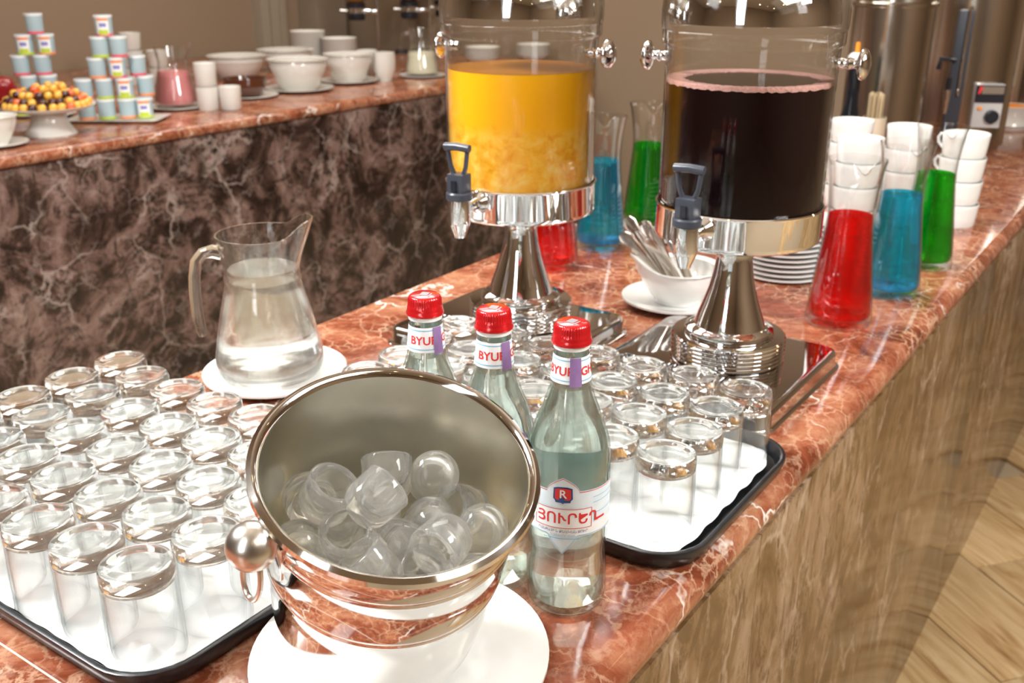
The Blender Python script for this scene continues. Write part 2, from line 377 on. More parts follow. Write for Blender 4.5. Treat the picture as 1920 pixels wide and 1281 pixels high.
# ---------------------------------------------------------------- the counters
def edge_profile(x0, x1, yf, yb, th, ovr):
    """counter slab with a rounded front nosing; yf is the front edge (towards -y)"""
    r = th/2; pts = []
    for i in range(9):
        a = R(-90-180*i/8); pts.append((yf+r+r*math.cos(a), -r+r*math.sin(a)))
    pts.append((yb, 0)); pts.append((yb, -th))
    bm = MB(); n = len(pts)
    A = [bm.bm.verts.new((x0, y, z)) for y, z in pts]; B = [bm.bm.verts.new((x1, y, z)) for y, z in pts]
    for i in range(n):
        j = (i+1) % n; bm.bm.faces.new((A[i], A[j], B[j], B[i]))
    bm.bm.faces.new(A); bm.bm.faces.new(B[::-1]); return bm
def counter(name, label, x0, x1, yf, yb, front, joints, th=.04):
    t = empty(name, (0, 0, ZF), label=label, cat='counter')
    ys = [x0]+joints+[x1]
    for a, b in zip(ys, ys[1:]):
        o = edge_profile(a+.0010, b-.0010, yf, yb, th, .02).build('countertop', M_red, t); o.location = (0, 0, -ZF)
    for jx in joints:
        o = MB().box((jx, (yf+yb)/2, -.0102), (.0020, yb-yf-.03, .0198)).build('joint_filler', M_joint, t, smooth=0); o.location = (0, 0, -ZF)
    o = MB().box(((x0+x1)/2, (yf+yb)/2+.005, ZF/2-th/2-.001), (x1-x0-.02, yb-yf-.05, -ZF-th-.02), ).build('carcass', M_trim, t, smooth=0); o.location = (0, 0, -ZF)
    x = x0
    while x < x1-.01:
        b = min(x+1.25, x1)
        o = MB().box(((x+b)/2, yf+.013, (ZF-th)/2), (b-x-.0006, .018, -ZF-th), bev=.001).build('front_panel', front, t); o.location = (0, 0, -ZF)
        x = b
    return t
jl = on(60, 1246, 0)
bar = counter('bar_counter', 'long bar counter with red marble top and brown marble front, nearest the camera', -.35, 4.895, .30, 1.07, M_brown, [round(jl.x, 3), 2.62])
back = counter('buffet_counter', 'buffet counter behind with red marble top and dark brown marble front', .2, 4.72, 2.79, 4.05+.68, M_dark, [3.1])

# ---------------------------------------------------------------- tumblers, trays and paper liners
TH_G = .083
g = MB()
g.lathe([(.0300, 0), (.0304, .0012), (.0300, .03), (.0291, .0672), (.0272, .0672), (.0278, .03), (.0284, .001)], 40, closed=True, mi=0)
g.lathe([(0, .0662), (.015, .0655), (.0245, .0668), (.0289, .0674), (.0292, .071), (.0290, .079), (.0278, .0822), (.0262, .083), (.0215, .0826), (.0196, .0812), (.012, .0806), (0, .0805)], 40, mi=1)
TUMB = g.mesh('tumbler', [M_glass, M_base])
def tray(name, label, x0, x1, y0, y1, r=.055):
    t = empty(name, ((x0+x1)/2, (y0+y1)/2, 0), label=label, cat='tray')
    hx, hy = (x1-x0)/2, (y1-y0)/2
    loops = [(0.012, .0006), (.004, .004), (0, .017), (.0004, .0195), (.0028, .0205), (.0055, .0195), (.0105, .0062), (.016, .0050)]
    b = MB(); rings = []
    for d, z in loops: rings.append([b.bm.verts.new((x, y, z)) for x, y in rrect(-hx+d, hx-d, -hy+d, hy-d, max(r-d, .01))])
    n = len(rings[0])
    for A, B in zip(rings, rings[1:]):
        for i in range(n): b.bm.faces.new((A[i], A[(i+1) % n], B[(i+1) % n], B[i]))
    b.bm.faces.new(rings[0][::-1]); b.bm.faces.new(rings[-1])
    b.build('tray_body', M_black, t, smooth=50); return t
def liner(label, x0, x1, y0, y1, crumple, r=.04, seed=1):
    rnd = random.Random(seed); t = MB(); bm = t.bm
    nx, ny = 90, 120; V = {}
    def inside(x, y):
        dx = max(x0+r-x, x-(x1-r), 0); dy = max(y0+r-y, y-(y1-r), 0); return math.hypot(dx, dy)/r
    ph = [rnd.uniform(0, 6) for _ in range(6)]
    for i in range(nx+1):
        for j in range(ny+1):
            x = x0+(x1-x0)*i/nx; y = y0+(y1-y0)*j/ny
            dx = max(x0+r-x, 0)-max(x-(x1-r), 0); dy = max(y0+r-y, 0)-max(y-(y1-r), 0); d = math.hypot(dx, dy)
            if dx and dy and d > r: k = 1-r/d; x += dx*k; y += dy*k
            ed = min(i, nx-i)/nx*(x1-x0); ed2 = min(j, ny-j)/ny*(y1-y0); e = min(ed, ed2)
            wv = math.exp(-e/.008)
            z = .0072+wv*(.0030+.0008*math.sin(x*110+ph[0])*math.sin(y*90+ph[1]))+.0003*math.sin(x*300+ph[2]+y*90)
            x += wv*.0011*math.sin(y*130+ph[3])*math.sin(y*37); y += wv*.0011*math.sin(x*150+ph[4])
            for cx, cy, rad, hh in crumple:
                q = math.hypot(x-cx, y-cy)/rad
                if q < 1: z += hh*(1-q)**1.3*(1+.3*math.sin(math.atan2(y-cy, x-cx)*4))
            V[i, j] = bm.verts.new((x, y, z))
    for i in range(nx):
        for j in range(ny): bm.faces.new((V[i, j], V[i+1, j], V[i+1, j+1], V[i, j+1]))
    o = t.build('paper_liner', M_paper, smooth=70, label=label, cat='paper liner')
    md = o.modifiers.new('thickness', 'SOLIDIFY'); md.thickness = .0005; md.offset = -1
    return o
tray('serving_tray', 'black tray full of upturned glasses at the left, beside the ice bucket', .333, .665, .566, 1.035)
tray('serving_tray', 'black tray of upturned glasses at the right, in front of the dark juice dispenser', .713, 1.010, .308, .80)
cl = on(276, 1226, .012)
liner('white paper liner with a crumpled corner under the glasses on the left tray',  .345, .653, .578, 1.023, [(cl.x, cl.y, .013, .017), (cl.x+.002, cl.y+.020, .010, .007), (cl.x+.010, cl.y-.020, .012, .006)], seed=3)
liner('white paper liner with torn wavy edge under the glasses on the right tray',   .731, .994, .327, .782, [(.98, .335, .02, .006)], seed=8)
def put_glasses(spots, side, names_i, names_j):
    pts = [[x, y] for (_, _, x, y) in spots]
    for _ in range(60):                                         # ease apart any that would touch
        for a in range(len(pts)):
            for b in range(a):
                dx = pts[a][0]-pts[b][0]; dy = pts[a][1]-pts[b][1]; d = math.hypot(dx, dy)
                if d < .0614:
                    k = (.0614-d)/2/d; pts[a][0] += dx*k; pts[a][1] += dy*k; pts[b][0] -= dx*k; pts[b][1] -= dy*k
    for (i, j, _, _), (x, y) in zip(spots, pts):
        inst('drinking_glass', TUMB, None, (x, y, .0078), (0, 0, random.uniform(0, 6)), label='upturned clear glass, %s tray, %s row from %s, %s from %s' % (side, ORD[i], names_i, ORD[j], names_j), cat='glass', group='upturned glasses on the %s tray' % side)
Lg = {(0, 0): (263, 1040), (0, 1): (165, 1005), (0, 2): (75, 965), (0, 3): (10, 925), (1, 0): (390, 990), (1, 1): (292, 952), (1, 2): (202, 917), (1, 3): (117, 887), (1, 4): (42, 856),
      (2, 1): (390, 900), (2, 2): (300, 868), (2, 3): (217, 842), (2, 4): (134, 808), (2, 5): (57, 786), (3, 2): (392, 825), (3, 3): (312, 795), (3, 4): (234, 768), (3, 5): (157, 740),
      (4, 2): (470, 778), (4, 3): (397, 756), (4, 4): (326, 732), (4, 5): (251, 706)}
spots = []
for i in range(5):
    for j in range(7):
        if (i, j) in Lg: p = on(*Lg[i, j], .0905)
        else: p = Vector((.385+.0575*i+.001*j, .613+.061*j+.003*i, 0))
        if p.y < 1.005: spots.append((i, j, p.x, p.y))
put_glasses(spots, 'left', 'the near edge', 'the bucket side')
Rg = {(0, 0): (1247, 845), (1, 0): (1300, 802), (2, 0): (1339, 763), (3, 0): (1398, 729), (1, 1): (1194, 776), (2, 1): (1240, 735), (3, 1): (1294, 701), (3, 2): (1196, 685), (3, 3): (1125, 664),
      (2, 2): (1144, 713), (0, 1): (1150, 815), (1, 2): (1108, 750), (3, 4): (1017, 650), (1, 3): (996, 731), (2, 5): (867, 655), (3, 6): (855, 607), (2, 4): (979, 674)}
spots = []
for i in range(4):
    for j in range(7):
        if (i, j) in Rg: p = on(*Rg[i, j], .0905)
        else: p = Vector((.784+.0605*i-.002*j, .366+.0615*j, 0))
        spots.append((i, j, p.x, p.y))
put_glasses(spots, 'right', 'the near edge', 'the counter front')

# ---------------------------------------------------------------- ice bucket on its plate
def plate_mesh(r, m, h=.02, foot=.55):
    return MB().lathe([(0, .004), (r*foot*.9, .004), (r*foot, .0045), (r*.72, .008), (r*.95, h-.001), (r, h), (r, h-.003), (r*.75, .0035), (r*foot, 0), (0, 0)], 64).mesh('plate', m)
inst('plate', plate_mesh(.119, M_white, .012, .62), None, (.492, .450, 0), label='white dinner plate under the steel ice bucket', cat='plate')
def img(v): return Vector((v[0]*math.sin(TH)+v[1]*math.cos(TH), -v[0]*math.cos(TH)+v[1]*math.sin(TH), v[2]))
bax = img(Vector((.159, -.309, .938))).normalized()
rimc = img(Vector((-.0781, .6052, .2087)))
BL = .188
bx = img(Vector((1, 0, 0))); bx = (bx-bax*bx.dot(bax)).normalized(); by = bax.cross(bx)
BM = Matrix((bx, by, bax)).transposed().to_4x4(); BM.translation = rimc-bax*BL
bk = empty('ice_bucket', label='polished steel ice bucket leaning forward, full of ice, on a white plate', cat='bucket'); bk.matrix_world = BM
def br(z): return .0765+(.0935-.0765)*(z/BL)**.85 if z > .02 else .0786-.012*(1-z/.02)**2
op = [(0, .0005), (.05, .0005)]+[(br(z), z) for z in (.0008, .004, .010, .02, .05, .08)]
def groove(z): return [(br(z), z-.0014), (br(z)+.0005, z-.0005), (br(z)+.0005, z+.0005), (br(z), z+.0014)]
op += groove(.100)+groove(.106)+groove(.150)+groove(.156)+[(br(.165), .165), (br(.176), .176)]
op += [(.0940, .179), (.0982, .1800), (.1000, .1828), (.0992, .1862), (.0960, .1884), (.0930, .1872), (.0912, .184)]
b1 = MB().lathe(op, 96)
b1.build('bucket_wall', M_steel, bk, smooth=40)
MB().lathe([(.0912, .184), (.0908, .178), (br(.17)-.002, .17), (br(.1)-.002, .1), (br(.03)-.002, .03), (.066, .004), (0, .004)], 96).build('bucket_lining', M_steelin, bk, label='brushed inner wall')
# knob and ring handle on the left side; a second pair on the far side
for k, ang in enumerate((R(219),)):
    d = Vector((math.cos(ang), math.sin(ang), 0)); zk = .170
    if k == 0:
        kn = MB().sphere(d*(br(zk)+.0160)+Vector((0, 0, zk)), .0165, 32).build('knob', M_satin, bk, smooth=60, label='satin steel ball knob')
        MB().tube([d*(br(zk)-.001)+Vector((0, 0, zk)), d*(br(zk)+.01)+Vector((0, 0, zk))], .006, 16).build('knob_stem', M_satin, bk)
        sd = Vector((-math.sin(ang), math.cos(ang), 0)); c0 = d*(br(zk)+.016)+Vector((0, 0, zk-.030))
        ring = [c0+sd*(.0115*math.cos(a))+Vector((0, 0, .021*math.sin(a)))+d*(-.002*math.sin(a)) for a in [2*PI*i/28 for i in range(29)]]
        MB().tube(ring, .0019, 10).build('ring_handle', M_satin, bk)
        pl = d*(br(zk-.02)+.0005); tabm = MB().box((0, 0, 0), (.020, .003, .032), bev=.001)
        tb = tabm.build('handle_plate', M_steel, bk); tb.location = d*(br(.150)+.0012)+Vector((0, 0, .150)); tb.rotation_euler = (0, 0, ang+PI/2)
# ice: hollow thimble pieces
ICE = MB().lathe([(r_*1.12, z_*1.12) for r_, z_ in [(0, .0), (.007, .0006), (.012, .003), (.0152, .0075), (.0166, .014), (.0170, .030), (.0162, .0312), (.0135, .0312), (.0125, .030), (.0118, .020), (.009, .0135), (.004, .011), (0, .0108)]], 28).mesh('ice_cube', M_ice, 60)
bmi = BM.inverted(); camw = Vector((0, 0, CAMH))
def in_bucket(px, py, zl):
    o = bmi @ camw; q = bmi @ on(px, py, 0); d = q-o; k = (zl-o.z)/d.z; return o+d*k
ice = [(533, 925, .118, 60, 20, 'ice piece against the left wall of the bucket, highest at that side'), (588, 962, .122, 20, 100, 'domed round ice piece second from the left'),
       (570, 1010, .120, 150, 60, 'ice piece with its open end up beside the knob'), (640, 1020, .118, 10, 0, 'smooth round ice piece in the lower left of the pile'),
       (690, 955, .140, 75, 140, 'upright faceted ice piece in the middle of the pile, lying on its side'), (728, 905, .128, 60, 190, 'ice piece behind the middle one, tipped back'),
       (808, 915, .132, 148, 185, 'hollow ice piece topmost at the back of the pile'), (745, 1010, .118, 80, 60, 'ice piece in front of the middle with a bright edge'),
       (795, 975, .122, 80, 20, 'ice piece lying sideways right of the middle'), (840, 1015, .124, 80, 330, 'large clear ice piece in the lower right middle'),
       (912, 1000, .126, 150, 200, 'hollow ice piece nearest the right wall of the bucket'), (700, 1065, .116, 50, 250, 'pointed ice piece at the front rim of the bucket'),
       (782, 1078, .112, 15, 30, 'low rounded ice piece at the front, partly behind the rim'), (872, 958, .112, 60, 300, 'small ice piece at the back right, half hidden'),
       (655, 1075, .106, 70, 10, 'ice piece low at the front left rim'), (850, 1070, .106, 80, 90, 'ice piece low at the front right rim')]
placed = []
for px, py, zl, tilt, az, lab in ice:
    p = in_bucket(px, py, zl+.005)
    rr = math.hypot(p.x, p.y); lim = br(max(zl, .03))-.022
    if rr > lim: p.x *= lim/rr; p.y *= lim/rr
    placed.append([p, tilt, az, lab])
for _ in range(80):
    for a in range(len(placed)):
        for b in range(a):
            d = placed[a][0]-placed[b][0]
            if d.length < .0335:
                k = d.normalized()*((.0335-d.length)/2); placed[a][0] += k; placed[b][0] -= k
        p = placed[a][0]; rr = math.hypot(p.x, p.y); lim = br(max(p.z, .03))-.0215
        if rr > lim: p.x *= lim/rr; p.y *= lim/rr
def add_ice(p, tilt, az, lab, grp=None):
    rot = BM.to_3x3() @ Euler((R(tilt), 0, R(az))).to_matrix()
    o = inst('ice_cube', ICE, None, label=lab, cat='ice', group=grp or 'ice in the bucket')
    o.matrix_world = Matrix.Translation(BM @ p - rot @ Vector((0, 0, .0155))) @ rot.to_4x4()
for p, tilt, az, lab in placed: add_ice(p, tilt, az, lab)
rnd = random.Random(5)
for lay, zl in ((0, .086), (1, .054), (2, .022)):
    for k in range(8):
        a = k*2*PI/7+lay*.4; rr = (.045 if k < 7 else 0)
        add_ice(Vector((rr*math.cos(a), rr*math.sin(a), zl)), rnd.uniform(0, 180), rnd.uniform(0, 360), 'clear ice piece low in the bucket beneath the top layer', 'ice beneath the top layer')

# ---------------------------------------------------------------- water bottles
def text_mesh(body, size, bold=0):
    cu = bpy.data.curves.new('t', 'FONT'); cu.body = body; cu.size = size; cu.align_x = 'CENTER'; cu.align_y = 'CENTER'; cu.offset = bold; cu.resolution_u = 3
    ob = bpy.data.objects.new('t', cu); COL.objects.link(ob)
    dg = bpy.context.evaluated_depsgraph_get(); me = bpy.data.meshes.new_from_object(ob.evaluated_get(dg))
    vs = [tuple(v.co[:2]) for v in me.vertices]; fs = [tuple(p.vertices) for p in me.polygons]
    bpy.data.objects.remove(ob); bpy.data.curves.remove(cu); bpy.data.meshes.remove(me); return vs, fs
def wrap(name, vs, fs, rad, ang0, z0, mat, parent, **k):
    """lay flat print on a cylinder; x -> angle from ang0 (x to the right as seen from outside), y -> height"""
    me = bpy.data.meshes.new(name)
    me.from_pydata([((rad)*math.cos(ang0+x/rad), rad*math.sin(ang0+x/rad), z0+y) for x, y in vs], [], fs); me.materials.append(mat)
    me.validate(); o = bpy.data.objects.new(name, me); COL.objects.link(o); o.parent = parent; return tag(o, **k)
def patch(x0, x1, lo, hi, n=24):
    vs = []; fs = []
    for i in range(n+1):
        x = x0+(x1-x0)*i/n; vs += [(x, lo(x) if callable(lo) else lo), (x, hi(x) if callable(hi) else hi)]
    for i in range(n): fs.append((2*i, 2*i+2, 2*i+3, 2*i+1))
    return vs, fs
def poly(pts): return list(pts), [tuple(range(len(pts)))]
BP = [(0, .004), (.022, .003), (.027, 0), (.0310, .0008), (.0338, .005), (.0345, .012), (.0344, .034), (.0334, .044), (.0330, .052), (.0334, .060), (.0344, .068), (.0348, .072), (.0348, .128), (.0350, .140), (.0345, .148),
      (.0333, .156), (.0306, .166), (.0270, .176), (.0232, .186), (.0197, .196), (.0168, .206), (.0152, .215), (.0145, .225), (.0141, .236), (.0140, .243)]
def bottle():
    t = empty('water_bottle')
    inner = [(max(r-.0022, 0), max(z, .009)) for r, z in BP[4:]]
    MB().lathe(BP+[(.0118, .243)]+inner[::-1][1:]+[(0, .008)], 56).build('bottle_glass', M_glassg, t, smooth=60)
    wl = [(r, z) for r, z in inner if z < .2]+[(.0148, .204)]
    MB().lathe([(0, .0088)]+[(r-.0004, z) for r, z in wl]+[(0, .204)], 48).build('water', M_water, t, smooth=60)
    MB().lathe([(.0135, .2375), (.0146, .2375), (.0146, .2445), (.0135, .2445)], 40, closed=True).build('seal_ring', M_capw, t)
    def knurl(a, r, z): return ((.00035*math.cos(a*42)) if .2505 < z < .2560 else 0, 0)
    MB().lathe([(.0150, .2415), (.0163, .2415), (.0166, .2430), (.0159, .2450), (.0154, .2462), (.0156, .2475), (.0150, .2490), (.0144, .2515), (.0143, .2550), (.0137, .2572), (.0120, .2585), (0, .2588)], 168, dz=knurl).build('cap', M_capred, t, smooth=50)
    c = t.children[-1]
    MB().prism(rrect(-.0045, .0045, -.0035, .0035, .001, 2), .25885, .2590).build('cap_print', M_capg, c, smooth=0)
    MB().prism([(-.003, .0048), (.006, .0048), (.006, .0062), (-.003, .0062)], .2588, .25895).build('cap_print', M_capg, c, smooth=0)
    # body label with a raised peak above and a point below
    rl = .0351
    top = lambda x: .1235+.0122*max(0, 1-abs(x)/.0135)**.55+.0008*math.cos(x*30)
    bot = lambda x: .0820-.0168*max(0, 1-abs(x)/.0130)**.85
    lb = wrap('body_label', *patch(-.056, .056, bot, top, 160), rl, 0, 0, M_label, t)
    r2 = rl+.00022; r3 = rl+.0004; r4 = rl+.00055
    wrap('lower_band', *patch(-.056, .056, .0824, .0925, 60), r2, 0, 0, M_labw, lb)
    wrap('name_panel', *patch(-.0250, .0250, .0900, .1078, 40), r3, 0, 0, M_labw, lb)
    for a, b, c_, d_ in ((-.0250, .0250, .1076, .1081), (-.0250, .0250, .0898, .0903), (.0247, .0252, .0898, .1081), (-.0252, -.0247, .0898, .1081)):
        wrap('panel_line', *patch(a, b, c_, d_, 24), r4, 0, 0, M_tred, lb)
    wrap('edge_line', *patch(-.056, .056, lambda x: top(x)-.0012, lambda x: top(x)-.0006, 160), r2, 0, 0, M_tred, lb)
    wrap('edge_line', *patch(-.056, .056, lambda x: bot(x)+.0009, lambda x: bot(x)+.0015, 160), r3, 0, 0, M_lblue, lb)
    for zz in (.1015, .1115, .1165): wrap('edge_line', *patch(.0265, .056, zz, zz+.0005, 20), r3, 0, 0, M_lblue, lb)
    wrap('side_print', *patch(.029, .040, .0945, .0965, 10), r3, 0, 0, M_tred, lb)
    wrap('lettering', *text_mesh('ԲՅՈՒՐԵՂ', .0136, .00022), r4, 0, .0985, M_tred, lb)
    wrap('lettering', *text_mesh('ՀԱՆՔԱՅԻՆ ԲՆԱԿԱՆ ՋՈՒՐ', .0034), r4, 0, .0868, M_tblue, lb)
    wrap('lettering', *text_mesh('ԳԱԶԱՎՈՐՎԱԾ', .0028), r4, 0, .0833, M_lblue, lb)
    wrap('underline', *patch(-.016, .016, .0798, .0804, 20), r4, 0, 0, M_lblue, lb)
    wrap('emblem_shield', *poly([(x, z+.0090) for x, z in [(-.0078, .118), (-.004, .1192), (.004, .1192), (.0078, .118), (.0082, .1085), (.0066, .1068), (.0062, .1050), (.0012, .1047), (0, .1037), (-.0012, .1047), (-.0062, .1050), (-.0066, .1068), (-.0082, .1085)]]), r4, 0, 0, M_tblue, lb)
    wrap('emblem_field', *poly([(x, z+.0090) for x, z in [(-.0066, .1172), (0, .1183), (.0066, .1172), (.0068, .1088), (.005, .1074), (-.005, .1074), (-.0068, .1088)]]), r4+.00015, 0, 0, M_tred, lb)
    wrap('emblem_letter', *text_mesh('R', .0105, .00015), r4+.0003, 0, .1216, M_labw, lb)
    wrap('back_label', *patch(-.030, .030, .076, .128, 30), rl, PI, 0, M_label, t)
    # neck label
    rn = .0156
    def wrapn(name, vf, z0, m, e, par):
        vs, fs = vf; me = bpy.data.meshes.new(name)
        def rad(z): return .0146+(.0170-.0146)*(.2325-z)/.024+e
        me.from_pydata([(rad(z0+y)*math.cos(x/rn), rad(z0+y)*math.sin(x/rn), z0+y) for x, y in vs], [], fs); me.materials.append(m)
        o = bpy.data.objects.new(name, me); COL.objects.link(o); o.parent = par; return o
    nl = wrapn('neck_label', patch(-.046, .046, .2105, .2325, 64), 0, M_labw, 0, t)
    for zz in (.2128, .2295): wrapn('neck_line', patch(-.046, .046, zz, zz+.0009, 64), 0, M_lblue, .00015, nl)
    wrapn('lettering', text_mesh('BYUREGH', .0100, .0002), .2208, M_tred, .0003, nl)
    st = wrapn('tax_stamp', patch(-.0012, .0080, .2085, .2325, 8), 0, M_stamp, .0006, nl)
    return t
bot0 = bottle()
FA = FACE-PI/2      # angle of the direction from things towards the camera
BOT = [((.636, .385), 1062, 'water bottle with red cap and full label in view, nearest the camera', -8),
       ((.639, .443), 960, 'middle of the three red-capped water bottles, its label hidden by the bucket', 2),
       ((.664, .525), 851, 'red-capped water bottle furthest left of three, only neck above the bucket rim', 2)]
for k, ((x, y), px, lab, turn) in enumerate(BOT):
    q = on(*((1073, 602), (928, 577), (800, 552))[k], .2588); x, y = q.x, q.y+.0012*k
    b = bot0 if k == 0 else copy_tree(bot0)
    b.location = (x, y, 0); b.rotation_euler = (0, 0, math.atan2(-y, -x)+R(turn)+(R(-26) if k == 0 else R(-22)))
    tag(b, lab, 'bottle', 'red-capped water bottles')
    if k == 0:
        for ch in b.children:
            if ch.name.startswith('body_label'): ch.rotation_euler = (0, 0, R(27))
            if ch.name.startswith('neck_label'): ch.rotation_euler = (0, 0, R(35))
    else:
        for ch in b.children:
            if ch.name.startswith('neck_label'): ch.rotation_euler = (0, 0, R(48))

# ---------------------------------------------------------------- glass jugs
def jug(name, liq, liqtop, label, loc, rz, scale=1.0, simple=False, wallm=None):
    t = empty(name, loc, rz, label, 'jug')
    out = [(0, .003), (.05, .002), (.056, 0), (.063, .004), (.0690, .012), (.0712, .022), (.0700, .034), (.0660, .055), (.0610, .080), (.0560, .102), (.0510, .122), (.0484, .1325), (.0498, .1355), (.0498, .1385), (.0480, .1415),
           (.0482, .150), (.0505, .165), (.0530, .180), (.0548, .191), (.0555, .1945)]
    inn = [(.0530, .1945), (.0520, .188), (.0500, .176), (.0475, .162), (.0458, .150), (.0455, .140), (.0462, .132), (.0485, .122), (.0536, .102), (.0586, .080), (.0636, .055), (.0676, .034), (.0685, .022), (.064, .014), (.05, .010), (0, .009)]
    def spout(a, r, z):
        d = (a+PI) % (2*PI)-PI; k = min(1, max(0, (z-.160)/.034)); w = math.exp(-(d/.60)**2); w2 = math.exp(-(d/.75)**4); return (.014*w*k, .018*w2*k**1.3)
    if scale != 1: out = [(r*scale, z*scale) for r, z in out]; inn = [(r*scale, z*scale) for r, z in inn]
    MB().lathe(out+inn, 64, dz=(lambda a, r, z: tuple(q*scale for q in spout(a, r/scale, z/scale)))).build('jug_glass', wallm or (M_jug if scale == 1 else M_glass), t, smooth=60)
    prof = [(0, .0095*scale)]+[(max(r-.0004, 0), z) for r, z in inn[::-1][1:] if z < liqtop*scale]
    rl = prof[-1][0]; prof += [(rl-.0015*scale, liqtop*scale), (0, liqtop*scale)]
    MB().lathe(prof, 56).build('water' if liq is M_water else 'drink', liq, t, smooth=60)
    hp = [(-.048, .170), (-.060, .1735), (-.072, .171), (-.0815, .160), (-.0855, .140), (-.087, .115), (-.087, .09), (-.085, .07), (-.0835, .060)]
    MB().tube([(x*scale, 0, z*scale) for x, z in hp], [.009*scale, .0085*scale]+[.0075*scale]*5+[.007*scale, .005*scale], 14, flat=1.15, up=(0, 0, 1)).build('handle', M_base if scale == 1 else M_glass, t, smooth=60)
    return t
inst('saucer', plate_mesh(.095, M_white, .012), None, (.842, .972, 0), label='white plate under the glass water jug', cat='plate')
jug('water_jug', M_water, .149, 'clear glass jug of water with open handle, behind the left tray', (.838, .975, .0045), FACE+R(10))

# ---------------------------------------------------------------- juice dispensers
def dispenser(label, loc, rz, juice, dark):
    t = empty('juice_dispenser', loc, rz, label, 'drink dispenser')
    prof = [(0, .026), (.070, .026)]
    for k in range(6):
        z = .0262+k*.0055; prof += [(.0735, z), (.0752, z+.0014), (.0752, z+.0036), (.0735, z+.0050)]
    prof += [(.0735, .0592), (.060, .0598), (.0585, .0600), (.0592, .0625), (.0580, .0668), (.0540, .0695), (.0470, .0715), (.0462, .0745), (.0415, .088), (.0355, .105), (.0298, .124), (.0258, .143), (.0236, .160), (.0236, .176), (.0262, .184), (.040, .1885), (.085, .1905), (.0985, .1915),
             (.1035, .1945), (.1052, .200), (.1055, .2345), (.1065, .2365), (.1050, .2380), (.1035, .2375), (.1032, .215), (0, .212)]
    MB().lathe(prof, 96).build('pedestal', M_chrome, t, smooth=40)
    gl = MB().lathe([(0, .2125), (.100, .2125), (.1022, .216), (.1028, .225), (.1030, .395), (.1040, .4285), (.1075, .4310), (.1085, .4335), (.1085, .4460), (.1065, .4475), (.1050, .446), (.1045, .4300), (.1010, .4200), (.1005, .395), (.1004, .225), (.099, .2165), (0, .2155)], 96).build('tank', M_acryl, t, smooth=50)
    L_ = MB().lathe([(0, .2165), (.0995, .2175), (.1000, .222), (.1001, .3885), (0, .3885)], 96).build('juice', [juice], t, smooth=40)
    sf = MB().lathe([(0, .3886), (.0999, .3886), (.0999, .3890), (0, .3890)], 64).build('juice_surface', M_oj2 if not dark else M_cherry, t)
    if dark:
        b = MB(); rnd = random.Random(2)
        off = [rnd.uniform(-.0009, .0009) for _ in range(128)]
        b.lathe([(.1002, .3850), (.1003, .3890), (.0995, .3908), (.0930, .3905), (.0880, .3898), (.0860, .3892), (.0860, .3889)], 128, dz=lambda a, r, z: (off[int(a/(2*PI)*128+.5) % 128]*(4 if r < .094 else 0)-(0 if r > .094 else .006*(1+math.sin(a-.8))), off[int(a/(2*PI)*128+.5) % 128] if z < .387 else 0))
        b.build('foam_ring', M_foam, t, smooth=60)
    # clear roll-top cover with the chrome dome inside it
    MB().lathe([(.1090, .4475), (.1100, .4550), (.1102, .4700), (.1085, .4860), (.1020, .5060), (.0900, .5270), (.0720, .5450), (.0480, .5580), (.020, .5640), (0, .5645), (0, .5625), (.020, .5620), (.0475, .5560), (.0708, .5433), (.0882, .5258), (.1000, .5053), (.1064, .4856), (.1080, .4700), (.1078, .4475)], 80, closed=False).build('clear_cover', M_acryl, t, smooth=60)
    MB().lathe([(.0990, .4555), (.1010, .4555), (.1012, .4580), (.1000, .4720), (.0955, .4900), (.0870, .5080), (.0740, .5250), (.0560, .5390), (.0320, .5480), (0, .5510), (0, .5495), (.031, .5465), (.072, .5238), (.0938, .4893), (.0985, .4710)], 96).build('chrome_dome', M_chrome, t, smooth=60)
    for sx in (-1, 1):
        kb = MB().lathe([(0, 0), (.006, 0), (.0065, .006), (.005, .010), (.0072, .014), (.0052, .019), (.006, .022), (.011, .0235), (.0175, .026), (.0185, .0285), (.0165, .0325), (.010, .0365), (0, .0385)], 32, M=Matrix.Rotation(PI/2, 4, 'Y')).build('side_knob', M_chrome, t, smooth=50)
        kb.location = (sx*.102, 0, .412); kb.rotation_euler = (0, 0, 0 if sx > 0 else PI)
    # tap
    tp = MB()
    tp.lathe([(0, 0), (.014, 0), (.015, .004), (.012, .008), (.0085, .012), (.0085, .030), (.011, .034), (.011, .042), (0, .042)], 28, M=Matrix.Translation((0, -.103, .2225)) @ Matrix.Rotation(PI/2, 4, 'X'))
    tp.lathe([(0, .2365), (.0145, .2365), (.0145, .2065), (.0135, .2020), (.0085, .1900), (.0075, .1860), (.0060, .1860), (.0065, .19), (0, .19)], 32, M=Matrix.Translation((0, -.152, 0)))
    tap = tp.build('tap', M_chrome, t, smooth=40); tap.rotation_euler = (0, 0, R(-9 if dark else 0))
    MB().lathe([(0, .2360), (.0160, .2360), (.0172, .2375), (.0172, .2445), (.0155, .2465), (0, .2465)], 32, M=Matrix.Translation((0, -.152, 0))).build('tap_collar', M_grey, tap)
    lv = MB(); lv.box((0, -.152, .2580), (.024, .022, .024), bev=.003)
    lv.box((0, -.1640, .2550), (.007, .003, .014), mi=1)
    lv.tube([(-.007, -.152, .268), (-.0115, -.153, .279), (-.0150, -.154, .300)], [.0035, .0030, .0030], 8)
    lv.tube([(.007, -.152, .268), (.0115, -.153, .279), (.0150, -.154, .300)], [.0035, .0030, .0030], 8)
    lv.tube([(-.0185, -.1545, .303), (0, -.1555, .3045), (.0185, -.1545, .303)], .0052, 12)
    lv.build('tap_lever', [M_grey, M_blk], tap, smooth=50)
    return t
d1 = dispenser('juice dispenser full of orange juice on a chrome pedestal', (1.159, .789, 0), FACE-R(32), M_oj, False)
